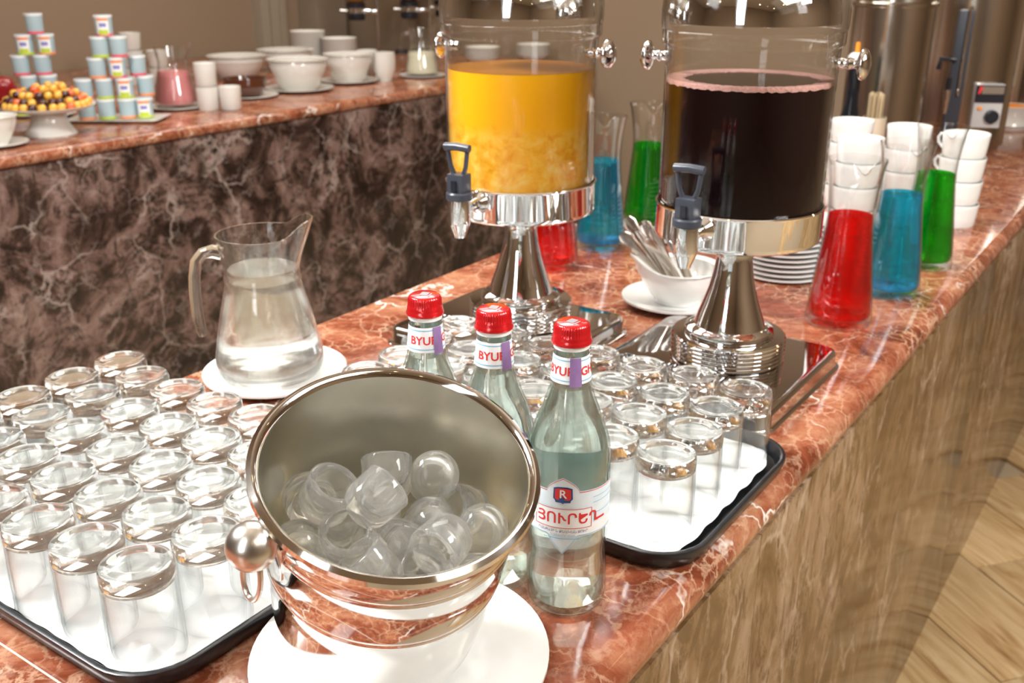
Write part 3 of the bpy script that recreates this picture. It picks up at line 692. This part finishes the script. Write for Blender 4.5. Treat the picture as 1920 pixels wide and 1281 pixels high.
d2 = dispenser('juice dispenser of dark cherry juice with pink foam, chrome pedestal', (1.201, .480, 0), FACE-R(26), M_cherry, True)
# beige measuring sticker on the orange dispenser's right side
vs, fs = patch(-.006, .006, .245, .335, 4)
wrap('measuring_scale', vs, fs, .1045, R(8), 0, M_ticks, d1)
def steel_tray(label, x0, x1, y0, y1, grille):
    t = empty('dispenser_stand', ((x0+x1)/2, (y0+y1)/2, 0), label=label, cat='steel stand'); hx, hy = (x1-x0)/2, (y1-y0)/2
    loops = [(.010, 0), (0, .0005), (-.0005, .0025), (.0035, .0040), (.0045, .0055), (.0050, .020), (.0065, .0238), (.0100, .0252), (.014, .0255)]
    b = MB(); rings = [[b.bm.verts.new((x, y, z)) for x, y in rrect(-hx+d, hx-d, -hy+d, hy-d, max(.028-d*.6, .01))] for d, z in loops]; n = len(rings[0])
    for A, B in zip(rings, rings[1:]):
        for i in range(n): b.bm.faces.new((A[i], A[(i+1) % n], B[(i+1) % n], B[i]))
    b.bm.faces.new(rings[0][::-1]); b.bm.faces.new(rings[-1])
    b.build('stand_body', M_chrome, t, smooth=50)
    g = empty('drip_tray', (-hx+.058, 0, .0256)); g.parent = t
    fr = MB(); o = rrect(-.035, .035, -.11, .11, .012, 5); i_ = rrect(-.030, .030, -.105, .105, .008, 5); n = len(o)
    A = [fr.bm.verts.new((x, y, 0)) for x, y in o]; A2 = [fr.bm.verts.new((x, y, .004)) for x, y in o]; B2 = [fr.bm.verts.new((x, y, .004)) for x, y in i_]; B = [fr.bm.verts.new((x, y, 0)) for x, y in i_]
    for P_, Q_ in ((A, A2), (A2, B2), (B2, B)):
        for k in range(n): fr.bm.faces.new((P_[k], P_[(k+1) % n], Q_[(k+1) % n], Q_[k]))
    fr.build('drip_frame', M_chrome, g)
    rod = MB().tube([(-.030, 0, .0022), (.030, 0, .0022)], .0016, 6).mesh('grille_bar', M_chrome)
    for k in range(24): inst('grille_bar', rod, g, (0, -.1+k*.0087, 0))
    return t
steel_tray('polished steel stand with drip grille under the orange juice dispenser', 1.014, 1.272, .66, .938, True)
steel_tray('polished steel stand under the dark cherry juice dispenser', 1.032, 1.322, .356, .622, True)

# ---------------------------------------------------------------- syrup carafes
def carafe(mat):
    t = empty('syrup_carafe')
    def lip(a, r, z):
        k = max(0, (z-.215)/.035); d = (a+PI) % (2*PI)-PI
        q = math.exp(-(d/.20)**2)*k**2; q2 = (math.exp(-((abs(d)-.52)/.16)**2))*k**2
        return (.0075*q, -.012*q+.0025*q2)
    out = [(0, .002), (.042, .0015), (.0480, 0), (.0500, .002), (.0504, .008), (.0490, .020), (.0452, .060), (.0400, .105), (.0352, .150), (.0340, .172), (.0344, .190), (.0368, .215), (.0412, .242), (.0438, .252)]
    inn = [(.0424, .2525), (.0398, .242), (.0352, .215), (.0328, .190), (.0324, .172), (.0336, .150), (.0384, .105), (.0436, .060), (.0474, .022), (.046, .014), (.03, .012), (0, .0118)]
    MB().lathe(out+inn, 72, dz=lip).build('carafe_glass', M_glass, t, smooth=60)
    MB().lathe([(0, .0122), (.0295, .0124), (.0455, .0145), (.0470, .022), (.0432, .060), (.0380, .105), (.0332, .150), (.0321, .1685), (.0310, .1695), (0, .1695)], 56).build('syrup', mat, t, smooth=60)
    return t
cols = (('red', M_redl), ('blue', M_bluel), ('green', M_greenl))
xs3 = (1.492, 1.682, 1.884)
for k, (cn, cm) in enumerate(cols):
    c0 = carafe(cm)
    c0.location = (xs3[k], (.420, .396, .390)[k], 0); c0.rotation_euler = (0, 0, FACE-PI/2+R(-4))
    tag(c0, 'glass carafe of %s syrup by the counter front edge, right of the dark dispenser' % cn, 'carafe', 'syrup carafes')
    c1 = copy_tree(c0); c1.location = ((1.487, 1.653, 1.86)[k], (.937, .938, .947)[k], 0)
    if k == 0: c1.location.y = .945
    tag(c1, 'glass carafe of %s syrup at the counter back edge, behind the dispensers' % cn, 'carafe', 'syrup carafes')

# ---------------------------------------------------------------- cutlery bowl, saucer and plate stacks
def bowl_mesh(r, h, foot, m, wall=.004, flare=.004, name='bowl', seg=56, dz=None):
    return MB().lathe([(0, .002), (foot*.9, .001), (foot, 0), (foot*1.02, .006), (foot*1.18, .012), (r*.80, h*.50), (r*.92, h*.78), (r-flare, h*.95), (r, h), (r-.001, h+.0015), (r-flare-wall, h*.97), (r*.92-wall, h*.78), (r*.80-wall, h*.52), (foot*.9, .012), (0, .010)], seg, dz=dz).mesh(name, m, 50)
inst('saucer', plate_mesh(.088, M_white, .014), None, (1.425, .664, 0), label='white saucer under the white bowl of cutlery', cat='plate')
bw = inst('cutlery_bowl', bowl_mesh(.070, .058, .038, M_white, .005, .006, dz=lambda a, r, z: ((.012*math.exp(-(((a)%(2*PI)-PI)/.5)**2))*max(0, z-.025)/.035, .022*math.exp(-(((a)%(2*PI)-PI)/.55)**2)*max(0, z-.025)/.035)), None, (1.430, .664, .0046), (0, 0, FACE+R(8)), label='white bowl holding cutlery behind the dark dispenser pedestal', cat='bowl')
for k in range(14):
    a = k*2*PI/14; lean = img(Vector((-1, .1, 0))); base = Vector((1.440+.020*math.cos(a), .662+.020*math.sin(a), .027)); tip = base+Vector((lean.x, lean.y, 0))*(.058+.016*math.sin(k*2.3))+Vector((.014*math.cos(a), .014*math.sin(a), .098+.012*math.cos(k*1.7)))
    t = empty('fork' if k % 2 else 'spoon', base, label='steel %s standing in the white cutlery bowl with its handle up' % ('fork' if k % 2 else 'spoon'), cat='cutlery', group='forks in the cutlery bowl' if k % 2 else 'spoons in the cutlery bowl')
    v = tip-base
    MB().tube([(0, 0, 0), tuple(v*.3), tuple(v*.7), tuple(v*.93), tuple(v)], [.0030, .0035, .0065, .0105, .006], 12, flat=.18, up=(v.cross(Vector((.82, .57, .2+.3*math.sin(k*3))))).normalized()[:]).build('handle', M_cut, t, smooth=60)
    if k % 2: MB().tube([(0, 0, .001), tuple(-v.normalized()*.008)], [.004, .006], 10, flat=.3).build('tines', M_steel, t)
    else: MB().sphere((0, 0, -.002), .008, 12, (1, .5, .9)).build('spoon_head', M_steel, t)
SAU = plate_mesh(.0770, M_white, .0085)
for (sx, sy, n, w) in ((1.685, .583, 12, 'behind the dark dispenser, beside the red carafe'), (1.800, .803, 11, 'behind the cutlery bowl, left of the dark dispenser')):
    for k in range(n):
        inst('side_plate', SAU, None, (sx+random.uniform(-.0008, .0008), sy, k*.0088), label='white side plate, %s from bottom of stack %s' % (ORD[k], 'behind the dark dispenser' if sy < .7 else 'behind the cutlery bowl'), cat='plate', group='side plates stacked %s' % w)
# stacks of white cups
def cup_set():
    b = MB().lathe([(0, .002), (.036, .001), (.040, 0), (.0420, .004), (.0435, .020), (.0450, .038), (.0460, .0465), (.0456, .0476), (.0430, .0465), (.042, .038), (.040, .018), (.036, .007), (0, .006)], 40).mesh('cup_body', M_white, 50)
    h = MB().tube([(.043, 0, .038), (.056, 0, .039), (.061, 0, .031), (.059, 0, .021), (.050, 0, .013), (.041, 0, .012)], [.0035, .0035, .0035, .0035, .0035, .003], 8).mesh('handle', M_white, 60)
    return b, h
CB, CH = cup_set()
cst = [((2.229, .414), 4, R(100), 'nearest the counter front'), ((2.262, .535), 4, R(-120), 'second from the counter front'), ((2.275, .66), 4, R(160), 'third from the counter front'),
       ((2.05, .575), 4, R(-95), 'ahead of the rest, behind the red carafe'), ((2.03, .70), 4, R(-150), 'ahead of the rest, behind the dark dispenser')]
for (x, y), n, a, w in cst:
    a = FACE+PI/2+a*.25
    for k in range(n):
        t = empty('coffee_cup', (x+random.uniform(-.001, .001), y, k*.0478), a+random.uniform(-.25, .25), 'white coffee cup, %s from bottom, stack %s' % (ORD[k], w), 'cup', 'stacked white coffee cups')
        inst('cup_body', CB, t); inst('handle', CH, t)

# ---------------------------------------------------------------- far end of the bar: boilers, bottle, stir sticks
def boiler(loc, r, h, label, taps=True, panel=None, rim=None, m=None):
    t = empty('water_boiler', (loc[0], loc[1], 0), FACE-R(8), label, 'water boiler')
    MB().lathe([(0, .0), (r*.92, 0), (r*.92, .012), (r, .014), (r, h), (r+.006, h+.002), (r+.006, h+.010), (r*.98, h+.014), (r*.95, h+.05), (r*.5, h+.075), (.02, h+.08), (0, h+.08)], 72).build('boiler_body', m or M_boiler, t, smooth=40)
    if taps:
        q = MB(); q.box((-.058, -r+.006, .21), (.040, .022, .36), bev=.003); g1 = q.build('sight_gauge', M_grey, t)
        MB().tube([(-.052, -r-.010, .16), (-.052, -r-.010, .40)], .004, 12).build('gauge_glass', M_steel, g1)
        q = MB(); q.tube([(-.07, -r+.03, .17), (-.088, -r-.04, .17)], .009, 14); q.tube([(-.088, -r-.036, .18), (-.088, -r-.038, .115)], [.011, .006], 14); tp = q.build('tap', M_chrome, t, smooth=50)
        q = MB(); q.tube([(-.088, -r-.036, .18), (-.088, -r-.036, .212)], .007, 12); q.tube([(-.078, -r-.036, .262), (-.118, -r-.04, .264), (-.122, -r-.04, .235)], .007, 10); q.tube([(-.070, -r+.01, .25), (-.086, -r-.036, .262)], .006, 10); q.build('tap_lever', M_blk, tp, smooth=50)
    if panel:
        px_, z0, z1 = panel
        q = MB().box((px_, -r-.006, (z0+z1)/2), (.078, .034, z1-z0), bev=.004).build('control_box', M_panel, t)
        MB().box((px_, -r-.0245, z1-.026), (.078, .003, .048), bev=.001).build('control_label', M_blk, q)
        MB().box((px_+.006, -r-.0265, z1-.016), (.058, .0015, .020)).build('label_strip', M_satin, q, smooth=0)
        MB().prism([(-.034, -.010), (-.027, -.010), (-.021, .010), (-.030, .010)], 0, .0015, M=Matrix.Translation((px_, -r-.0258, z1-.016)) @ Matrix.Rotation(PI/2, 4, 'X')).build('label_mark', M_tred, q, smooth=0)
        MB().lathe([(0, 0), (.019, 0), (.018, .012), (.015, .015), (0, .015)], 28, M=Matrix.Translation((px_+.012, -r-.023, (z0+z1)/2-.028)) @ Matrix.Rotation(PI/2, 4, 'X')).build('control_knob', M_blk, q)
        MB().lathe([(0, 0), (.006, 0), (.005, .005), (0, .006)], 16, M=Matrix.Translation((px_-.022, -r-.023, (z0+z1)/2-.006)) @ Matrix.Rotation(PI/2, 4, 'X')).build('indicator_lamp', M_orange, q)
    return t
def at(px, py, z=0): p = on(px, py, z); return (p.x, p.y)
boiler(at(1640, 300), .104, .405, 'steel drinks boiler behind the white cups, nearest the dark dispenser', taps=False)
boiler(at(1790, 272), .128, .52, 'tall steel water boiler with black sight gauge and control box', panel=(.03, .075, .195))
boiler(at(1966, 226), .122, .56, 'steel water boiler at the right edge of the frame, behind the orange-filled bowl', panel=(.05, .09, .2))
p = at(1893, 240)
inst('white_bowl', bowl_mesh(.062, .072, .05, M_cream, .004, .002), None, (p[0], p[1], 0), label='white bowl with orange powder in front of the last boiler', cat='bowl')
MB().lathe([(0, .066), (.056, .066), (.056, .070), (.03, .076), (0, .078)], 32).build('powder_heap', M_orange, None, label='orange powder heaped in the white bowl at the right', cat='powder').location = (p[0], p[1], 0)
def bottle_dark():
    p = at(1580, 330); t = empty('dark_bottle', (p[0], p[1], 0), FACE, 'tall black glass bottle with white collar and orange tip behind the dark dispenser', 'bottle')
    MB().lathe([(0, 0), (.024, 0), (.026, .004), (.026, .11), (.024, .15), (.0165, .185), (.0155, .275), (.0165, .28), (0, .28)], 32).build('bottle_body', pbr('black_glass', (.008, .009, .012), .06), t)
    MB().lathe([(0, .279), (.0185, .279), (.0205, .284), (.0200, .298), (.012, .306), (0, .307)], 24).build('collar', M_capw, t)
    MB().lathe([(0, .305), (.006, .305), (.005, .330), (0, .332)], 16).build('pour_tip', M_orange, t)
bottle_dark()
p = at(1626, 330)
t = empty('stir_stick_holder', (p[0], p[1], 0), FACE, 'beige holder packed with wooden stir sticks beside the black bottle', 'stick holder')
MB().lathe([(0, 0), (.027, 0), (.029, .004), (.029, .150), (.027, .150), (.026, .006), (0, .006)], 28).build('holder_cup', M_ticks, t)
sk = MB().box((0, 0, .1), (.0055, .0018, .19), bev=.0006).mesh('stir_stick', M_stick)
for k in range(22):
    a = k*2.4; rr = .019*math.sqrt((k+.5)/22)
    inst('stir_stick', sk, None, (p[0]+rr*math.cos(a), p[1]+rr*math.sin(a), .008+(k % 3)*.004), (0, 0, a), label='pale wooden stir stick standing in the beige holder', cat='stir stick', group='stir sticks in the beige holder')

# ---------------------------------------------------------------- the buffet counter's things
def porcelain(name, mesh, px, py, label, cat, z=0, group=None, dx=0):
    p = on(px, py, 0); return inst(name, mesh, None, (p.x, p.y, z), label=label, cat=cat, group=group)
# footed bowl and saucer at the frame's left edge
porcelain('saucer', plate_mesh(.090, M_cream, .014), -6, 274, 'white saucer under the footed bowl at the left edge', 'plate')
porcelain('footed_bowl', bowl_mesh(.070, .084, .034, M_cream), -6, 274, 'white footed bowl at the left edge of the buffet counter', 'bowl', z=.0047)
# fruit stand
p = on(97, 252, 0); fs_ = empty('cake_stand', (p.x, p.y, 0), label='white porcelain cake stand heaped with cherries', cat='cake stand')
MB().lathe([(0, .002), (.070, .001), (.077, 0), (.078, .004), (.070, .016), (.058, .034), (.052, .052), (.052, .070), (.075, .074), (.120, .080), (.143, .090), (.144, .0925), (.140, .0925), (.118, .0845), (.07, .0795), (0, .0790)], 64).build('stand', M_cream, fs_, smooth=45)
CHM = {}
for nm, m in (('y', M_ychr), ('b', M_rchr), ('d', M_dchr)):
    CHM[nm] = MB().lathe([(0, .0015), (.006, .0005), (.0105, .0045), (.0128, .0115), (.0115, .019), (.007, .0235), (.003, .0235), (0, .0222)], 18).mesh('cherry', m, 80)
lab = {'y': 'yellow cherry heaped on the white cake stand', 'b': 'blush red and orange cherry heaped on the white cake stand', 'd': 'dark red cherry among the lighter cherries on the cake stand'}
grp = {'y': 'yellow cherries on the cake stand', 'b': 'blush cherries on the cake stand', 'd': 'dark cherries on the cake stand'}
rnd = random.Random(11)
for zl, radii in ((.0805, (.122, .096, .070, .044, .018)), (.099, (.108, .082, .056, .03)), (.117, (.088, .062, .036, .01)), (.134, (.055, .028))):
    for rr in radii:
        n = max(1, int(2*PI*rr/.0265)); o0 = rnd.uniform(0, 6)
        for k in range(n):
            a = o0+2*PI*k/n; kind = rnd.choice('yybd' if zl != .099 else 'ddyb')
            zz = zl+(.005 if rr > .11 else 0)
            if zl > .13 and rnd.random() < .5: continue
            inst('cherry', CHM[kind], None, (p.x+rr*math.cos(a), p.y+rr*math.sin(a), zz), (rnd.uniform(-.3, .3), rnd.uniform(-.3, .3), a), label=lab[kind], cat='cherry', group=grp[kind])
# red pepper behind the stand
q = on(6, 205, 0)
rp = empty('red_pepper', (q.x, q.y, 0), label='glossy ribbed red bell pepper behind the cake stand at the left edge', cat='vegetable')
MB().lathe([(0, .01), (.025, .002), (.046, .012), (.060, .045), (.062, .080), (.050, .108), (.026, .118), (.010, .112), (0, .108)], 48, dz=lambda a, r, z: (-.10*r*abs(math.sin(a*2.5))**3, 0)).build('pepper_flesh', M_pepper, rp, smooth=70)
MB().tube([(0, 0, .106), (.003, 0, .122), (.009, 0, .132)], [.007, .005, .006], 8).build('stem', M_stem, rp)
# cup pyramids on their white dishes
def cup_tub(variant):
    """small printed dessert cup: body, coloured foot band and a printed panel"""
    me = {}
    me['body'] = MB().lathe([(0, .002), (.0235, .001), (.0255, 0), (.0265, .003), (.0285, .060), (.0285, .066), (.0270, .0672), (0, .0672)], 28).mesh('cup_body', M_tin, 40)
    return me['body']
TB = cup_tub(0)
bands = [MB().lathe([(.0262, .0015), (.0268, .0012), (.0274, .010), (.0268, .010)], 28, closed=True).mesh('colour_band', m) for m in (M_pinkp, M_lime, M_peach)]
rims = MB().lathe([(.0284, .060), (.0296, .060), (.0298, .0672), (.0284, .0672)], 28, closed=True).mesh('lid_rim', M_labw)
def arc_me(name, x0, x1, z0, z1, m, e):
    vs, fs = patch(x0, x1, z0, z1, 10); rad = .0288+e; me = bpy.data.meshes.new(name)
    me.from_pydata([((rad-.0020*(1-y/.066))*math.cos(x/.0285), (rad-.0020*(1-y/.066))*math.sin(x/.0285), y) for x, y in vs], [], fs); me.materials.append(m); return me
A_w = arc_me('printed_panel', -.020, .020, .004, .060, M_labw, 0); A_g = arc_me('green_print', -.016, .016, .006, .022, M_lime, .0002); A_v = arc_me('violet_print', -.011, .011, .031, .043, M_violet, .0004)
A_o = arc_me('orange_print', -.019, .019, .050, .059, M_peach, .0002)
def tub(x, y, z, rz, band, printed, label, group):
    t = empty('dessert_cup', (x, y, z), rz, label, 'dessert cup', group)
    inst('cup_body', TB, t); inst('lid_rim', rims, t); inst('colour_band', bands[band], t)
    if printed: [inst(n, m, t) for n, m in (('printed_panel', A_w), ('green_print', A_g), ('violet_print', A_v), ('orange_print', A_o))]
def solve_x(px, z, A, B):
    """point of the ground line A-B whose image at height z falls on column px"""
    lo, hi = -4.0, 5.0
    for _ in range(50):
        m = (lo+hi)/2; P = A+(B-A)*m
        X = P.x*math.sin(TH)-P.y*math.cos(TH); Y = P.x*math.cos(TH)+P.y*math.sin(TH); dz = z-CAMH
        zc = Y*math.cos(PITCH)-dz*math.sin(PITCH); u = 960+FPX*X/zc
        if u < px: lo = m
        else: hi = m
    return P
def pyramid(nm, A, B, rows, z0):
    for k, row in enumerate(rows):
        for j, (px, band, pr, dep) in enumerate(row):
            z = z0+k*.0674; P = solve_x(px, z+.035, A, B); dv = img(Vector((0, 1, 0)))*dep*.058
            row_n = 'top row' if k == len(rows)-1 else '%s row up' % ORD[k]
            tub(P.x+dv.x, P.y+dv.y, z, FACE-PI/2+(.25 if pr else 2.6), band, pr, '%s cup, %s, %s from left, %s' % ('printed' if pr else 'pale blue', row_n, ORD[j], nm), 'dessert cups in the %s' % nm)
pyramid('pyramid by the pink jug', on(162, 230, 0), on(269, 226, 0), [[(162, 2, 0, 0), (200, 1, 0, 0), (239, 2, 0, 0), (271, 1, 1, 0)], [(158, 0, 0, 0), (196, 1, 0, 0), (234, 1, 1, 0), (262, 2, 0, 1)],
        [(182, 2, 0, 0), (220, 0, 1, 0), (246, 0, 0, 1)], [(187, 1, 0, 0), (222, 0, 0, 0)], [(194, 0, 1, 0)]], .010)
pyramid('pyramid behind the cherries', on(30, 222, 0), on(110, 219, 0), [[(36, 1, 0, 0), (72, 0, 0, 0), (108, 0, 0, 0)], [(55, 1, 0, 0), (92, 0, 0, 0)], [(39, 0, 0, 0), (80, 0, 0, 0)],
        [(46, 1, 1, 0), (86, 2, 1, 0)], [(64, 0, 0, 0)]], .010)
def dish(label, cx, cy, lx, ly, rz):
    t = MB(); rings = [[t.bm.verts.new((x, y, z)) for x, y in rrect(-lx/2+d, lx/2-d, -ly/2+d, ly/2-d, .012, 3)] for d, z in ((.02, 0), (0, .011), (.003, .012), (.020, .0088))]; n = len(rings[0])
    for A, B in zip(rings, rings[1:]):
        for i in range(n): t.bm.faces.new((A[i], A[(i+1) % n], B[(i+1) % n], B[i]))
    t.bm.faces.new(rings[0][::-1]); t.bm.faces.new(rings[-1])
    o = t.build('rectangular_dish', M_cream, None, label=label, cat='dish'); o.location = (cx, cy, 0); o.rotation_euler = (0, 0, rz); return o
p = on(222, 226, 0); dish('rectangular white dish under the cup pyramid by the pink jug', p.x, p.y, .32, .17, FACE)
p = on(72, 219, 0); dish('rectangular white dish under the cup pyramid behind the cherries', p.x, p.y, .24, .12, FACE)
# pink drink jug, milk jug
p = on(333, 203, 0)
inst('saucer', plate_mesh(.105, M_cream, .012), None, (p.x, p.y, 0), label='white saucer under the jug of pink drink', cat='plate')
jug('pink_drink_jug', M_pink, .118, 'glass jug of pink drink on a saucer, beside the cup pyramid', (p.x, p.y, .0045), FACE, 1.10)
p = on(792, 144, 0)
inst('saucer', plate_mesh(.108, M_cream, .012), None, (p.x, p.y, 0), label='white saucer under the milk jug left of the orange juice', cat='plate')
jug('milk_jug', M_cream2, .098, 'glass jug half full of milk, left of the orange juice dispenser', (p.x, p.y, .0045), FACE, 1.10)
# small white cups and tureens
cup2 = MB().lathe([(0, .002), (.030, .001), (.033, 0), (.037, .005), (.040, .070), (.040, .083), (.0385, .084), (.037, .07), (.032, .008), (0, .007)], 36).mesh('small_cup', M_cream, 50)
porcelain('small_cup', cup2, 434, 205, 'small white cup right of the pink jug, nearer the counter edge', 'cup')
porcelain('small_cup', cup2, 392, 206, 'small white cup beside the pink jug, with another stacked on it', 'cup')
porcelain('small_cup', cup2, 392, 206, 'small white cup standing on top of another beside the pink jug', 'cup', z=.0845)
TUR = bowl_mesh(.128, .125, .070, M_cream, .005, .018, 'tureen', 64); TUR2 = bowl_mesh(.112, .120, .062, M_cream, .005, .014, 'tureen', 64)
S14 = plate_mesh(.142, M_cream, .016)
porcelain('saucer', S14, 562, 170, 'white plate under the nearest big white bowl', 'plate'); porcelain('soup_bowl', TUR, 562, 170, 'big flared white bowl on a plate, nearest of the big bowls', 'bowl', z=.0047)
porcelain('saucer', plate_mesh(.13, M_cream, .016), 655, 155, 'white plate under the white bowl by the stacked dishes', 'plate'); porcelain('soup_bowl', TUR2, 655, 155, 'deep white bowl on a plate in front of the lower stack of dishes', 'bowl', z=.0047)
porcelain('soup_bowl', bowl_mesh(.134, .105, .075, M_cream, .005, .020, 'tureen', 64), 447, 148, 'wide flared white bowl behind the brown bowl', 'bowl')
porcelain('soup_bowl', bowl_mesh(.140, .100, .075, M_cream, .005, .020, 'tureen', 64), 538, 132, 'wide white bowl behind the nearest big bowl', 'bowl')
porcelain('saucer', plate_mesh(.120, M_cream, .012), 465, 182, 'white saucer under the dark brown bowl', 'plate')
porcelain('brown_bowl', MB().lathe([(0, .002), (.05, 0), (.07, .008), (.084, .04), (.088, .070), (.085, .070), (.08, .04), (.066, .012), (0, .010)], 48).mesh('bowl', M_brownb), 461, 182, 'glossy dark brown bowl on a white saucer', 'bowl', z=.0047)
porcelain('white_cup', MB().lathe([(0, .002), (.030, 0), (.036, .02), (.048, .05), (.050, .09), (.048, .125), (.045, .125), (.045, .09), (.04, .05), (.03, .015), (0, .012)], 36).mesh('cup', M_cream), 722, 152, 'tall white cup right of the big bowls', 'cup')
porcelain('white_cup', MB().lathe([(0, .002), (.030, 0), (.036, .02), (.048, .05), (.050, .09), (.048, .125), (.045, .125), (.045, .09), (.04, .05), (.03, .015), (0, .012)], 36).mesh('cup', M_cream), 690, 146, 'tall white cup behind the other tall cup', 'cup')
SB = MB().lathe([(0, .002), (.055, 0), (.070, .006), (.090, .030), (.094, .036), (.092, .037), (.084, .030), (.066, .010), (0, .008)], 44).mesh('bowl', M_cream, 50)
for px, py, n, w in ((580, 117, 9, 'taller stack'), (638, 119, 7, 'lower stack'), (905, 118, 4, 'stack seen through the dispenser, left'), (1000, 112, 4, 'stack seen through the dispenser, right')):
    pp = on(px, py, 0)
    for k in range(n): inst('cereal_bowl', SB, None, (pp.x, pp.y, k*.0155), label='white cereal bowl, %s from the bottom of the %s' % (ORD[k], w), cat='bowl', group='cereal bowls in the %s' % w)
for k in range(3):
    pp = on(255, 158, 0); inst('white_mug', MB().lathe([(0, .002), (.035, 0), (.040, .01), (.045, .06), (.047, .072), (.044, .072), (.04, .03), (.034, .008), (0, .007)], 32).mesh('mug', M_cream), None, (pp.x, pp.y, k*.073), label='white mug, %s from the bottom of the stack behind the cup pyramid' % ORD[k], cat='mug', group='mugs stacked behind the cup pyramid')
pp = on(302, 158, 0)
for k in range(2): inst('white_mug', bpy.data.objects['white_mug'].data, None, (pp.x, pp.y, k*.073), label='white mug, %s from the bottom of the stack behind the pink jug' % ORD[k], cat='mug', group='mugs stacked behind the pink jug')
# cereal dispensers
def cereal(px, py, mat, label, s=1.0):
    pp = on(px, py, 0); t = empty('cereal_dispenser', (pp.x, pp.y, 0), FACE, label, 'cereal dispenser')
    MB().prism(rrect(-.09, .12, -.08, .08, .02, 4), 0, .012).build('base', M_blk, t)
    MB().tube([(.115, .03, .01), (.115, .03, .75)], .008, 12).build('post', M_steel, t)
    MB().box((.055, .015, .235), (.13, .018, .018), bev=.003).build('bracket', M_steel, t)
    MB().lathe([(0, .255), (.052, .255), (.054, .262), (.054, .278), (.048, .282), (0, .282)], 32).build('collar', M_blk, t)
    MB().lathe([(0, .190), (.046, .190), (.050, .20), (.050, .222), (.044, .228), (0, .228)], 32).build('outlet', M_blk, t)
    MB().lathe([(.038, .228), (.038, .255)], 32).build('neck', M_steel, t)
    MB().tube([(-.045, -.01, .240), (-.085, -.01, .240)], [.006, .011], 12).build('turn_knob', M_chrome, t)
    MB().lathe([(.046, .28), (.060, .30), (.088, .335), (.100, .38), (.100, .62), (.097, .62), (.097, .38), (.085, .338), (.057, .303), (.043, .282)], 40, closed=True).build('hopper', M_acryl, t, smooth=60)
    MB().lathe([(0, .284), (.042, .284), (.056, .304), (.083, .339), (.095, .382), (.095, .56), (0, .57)], 36).build('cereal', mat, t, smooth=60)
    return t
cereal(672, 103, M_amber, 'cereal dispenser with amber flakes, furthest left of the three')
cereal(770, 98, M_cocoa, 'cereal dispenser with brown chocolate cereal, middle of the three')
cereal(832, 92, M_orangec, 'cereal dispenser with yellow cereal behind the orange juice dispenser')

# ---------------------------------------------------------------- ceiling lamps seen in the chrome
dl = MB().lathe([(0, -.004), (.040, -.004), (.040, -.002), (0, -.002)], 20).mesh('lamp_disc', M_lamp); dr = MB().lathe([(.040, -.006), (.055, -.006), (.055, 0), (.040, 0)], 24, closed=True).mesh('lamp_ring', M_trim)
for i in range(6):
    for j in range(5):
        t = empty('ceiling_downlight', (-1.7+i*1.15, -2.6+j*1.55, ZC-.001), label='round recessed ceiling downlight, row %s from the back wall, %s from the left wall' % (ORD[4-j], ORD[i]), cat='ceiling lamp', group='ceiling downlights')
        inst('lamp_disc', dl, t); inst('lamp_ring', dr, t)
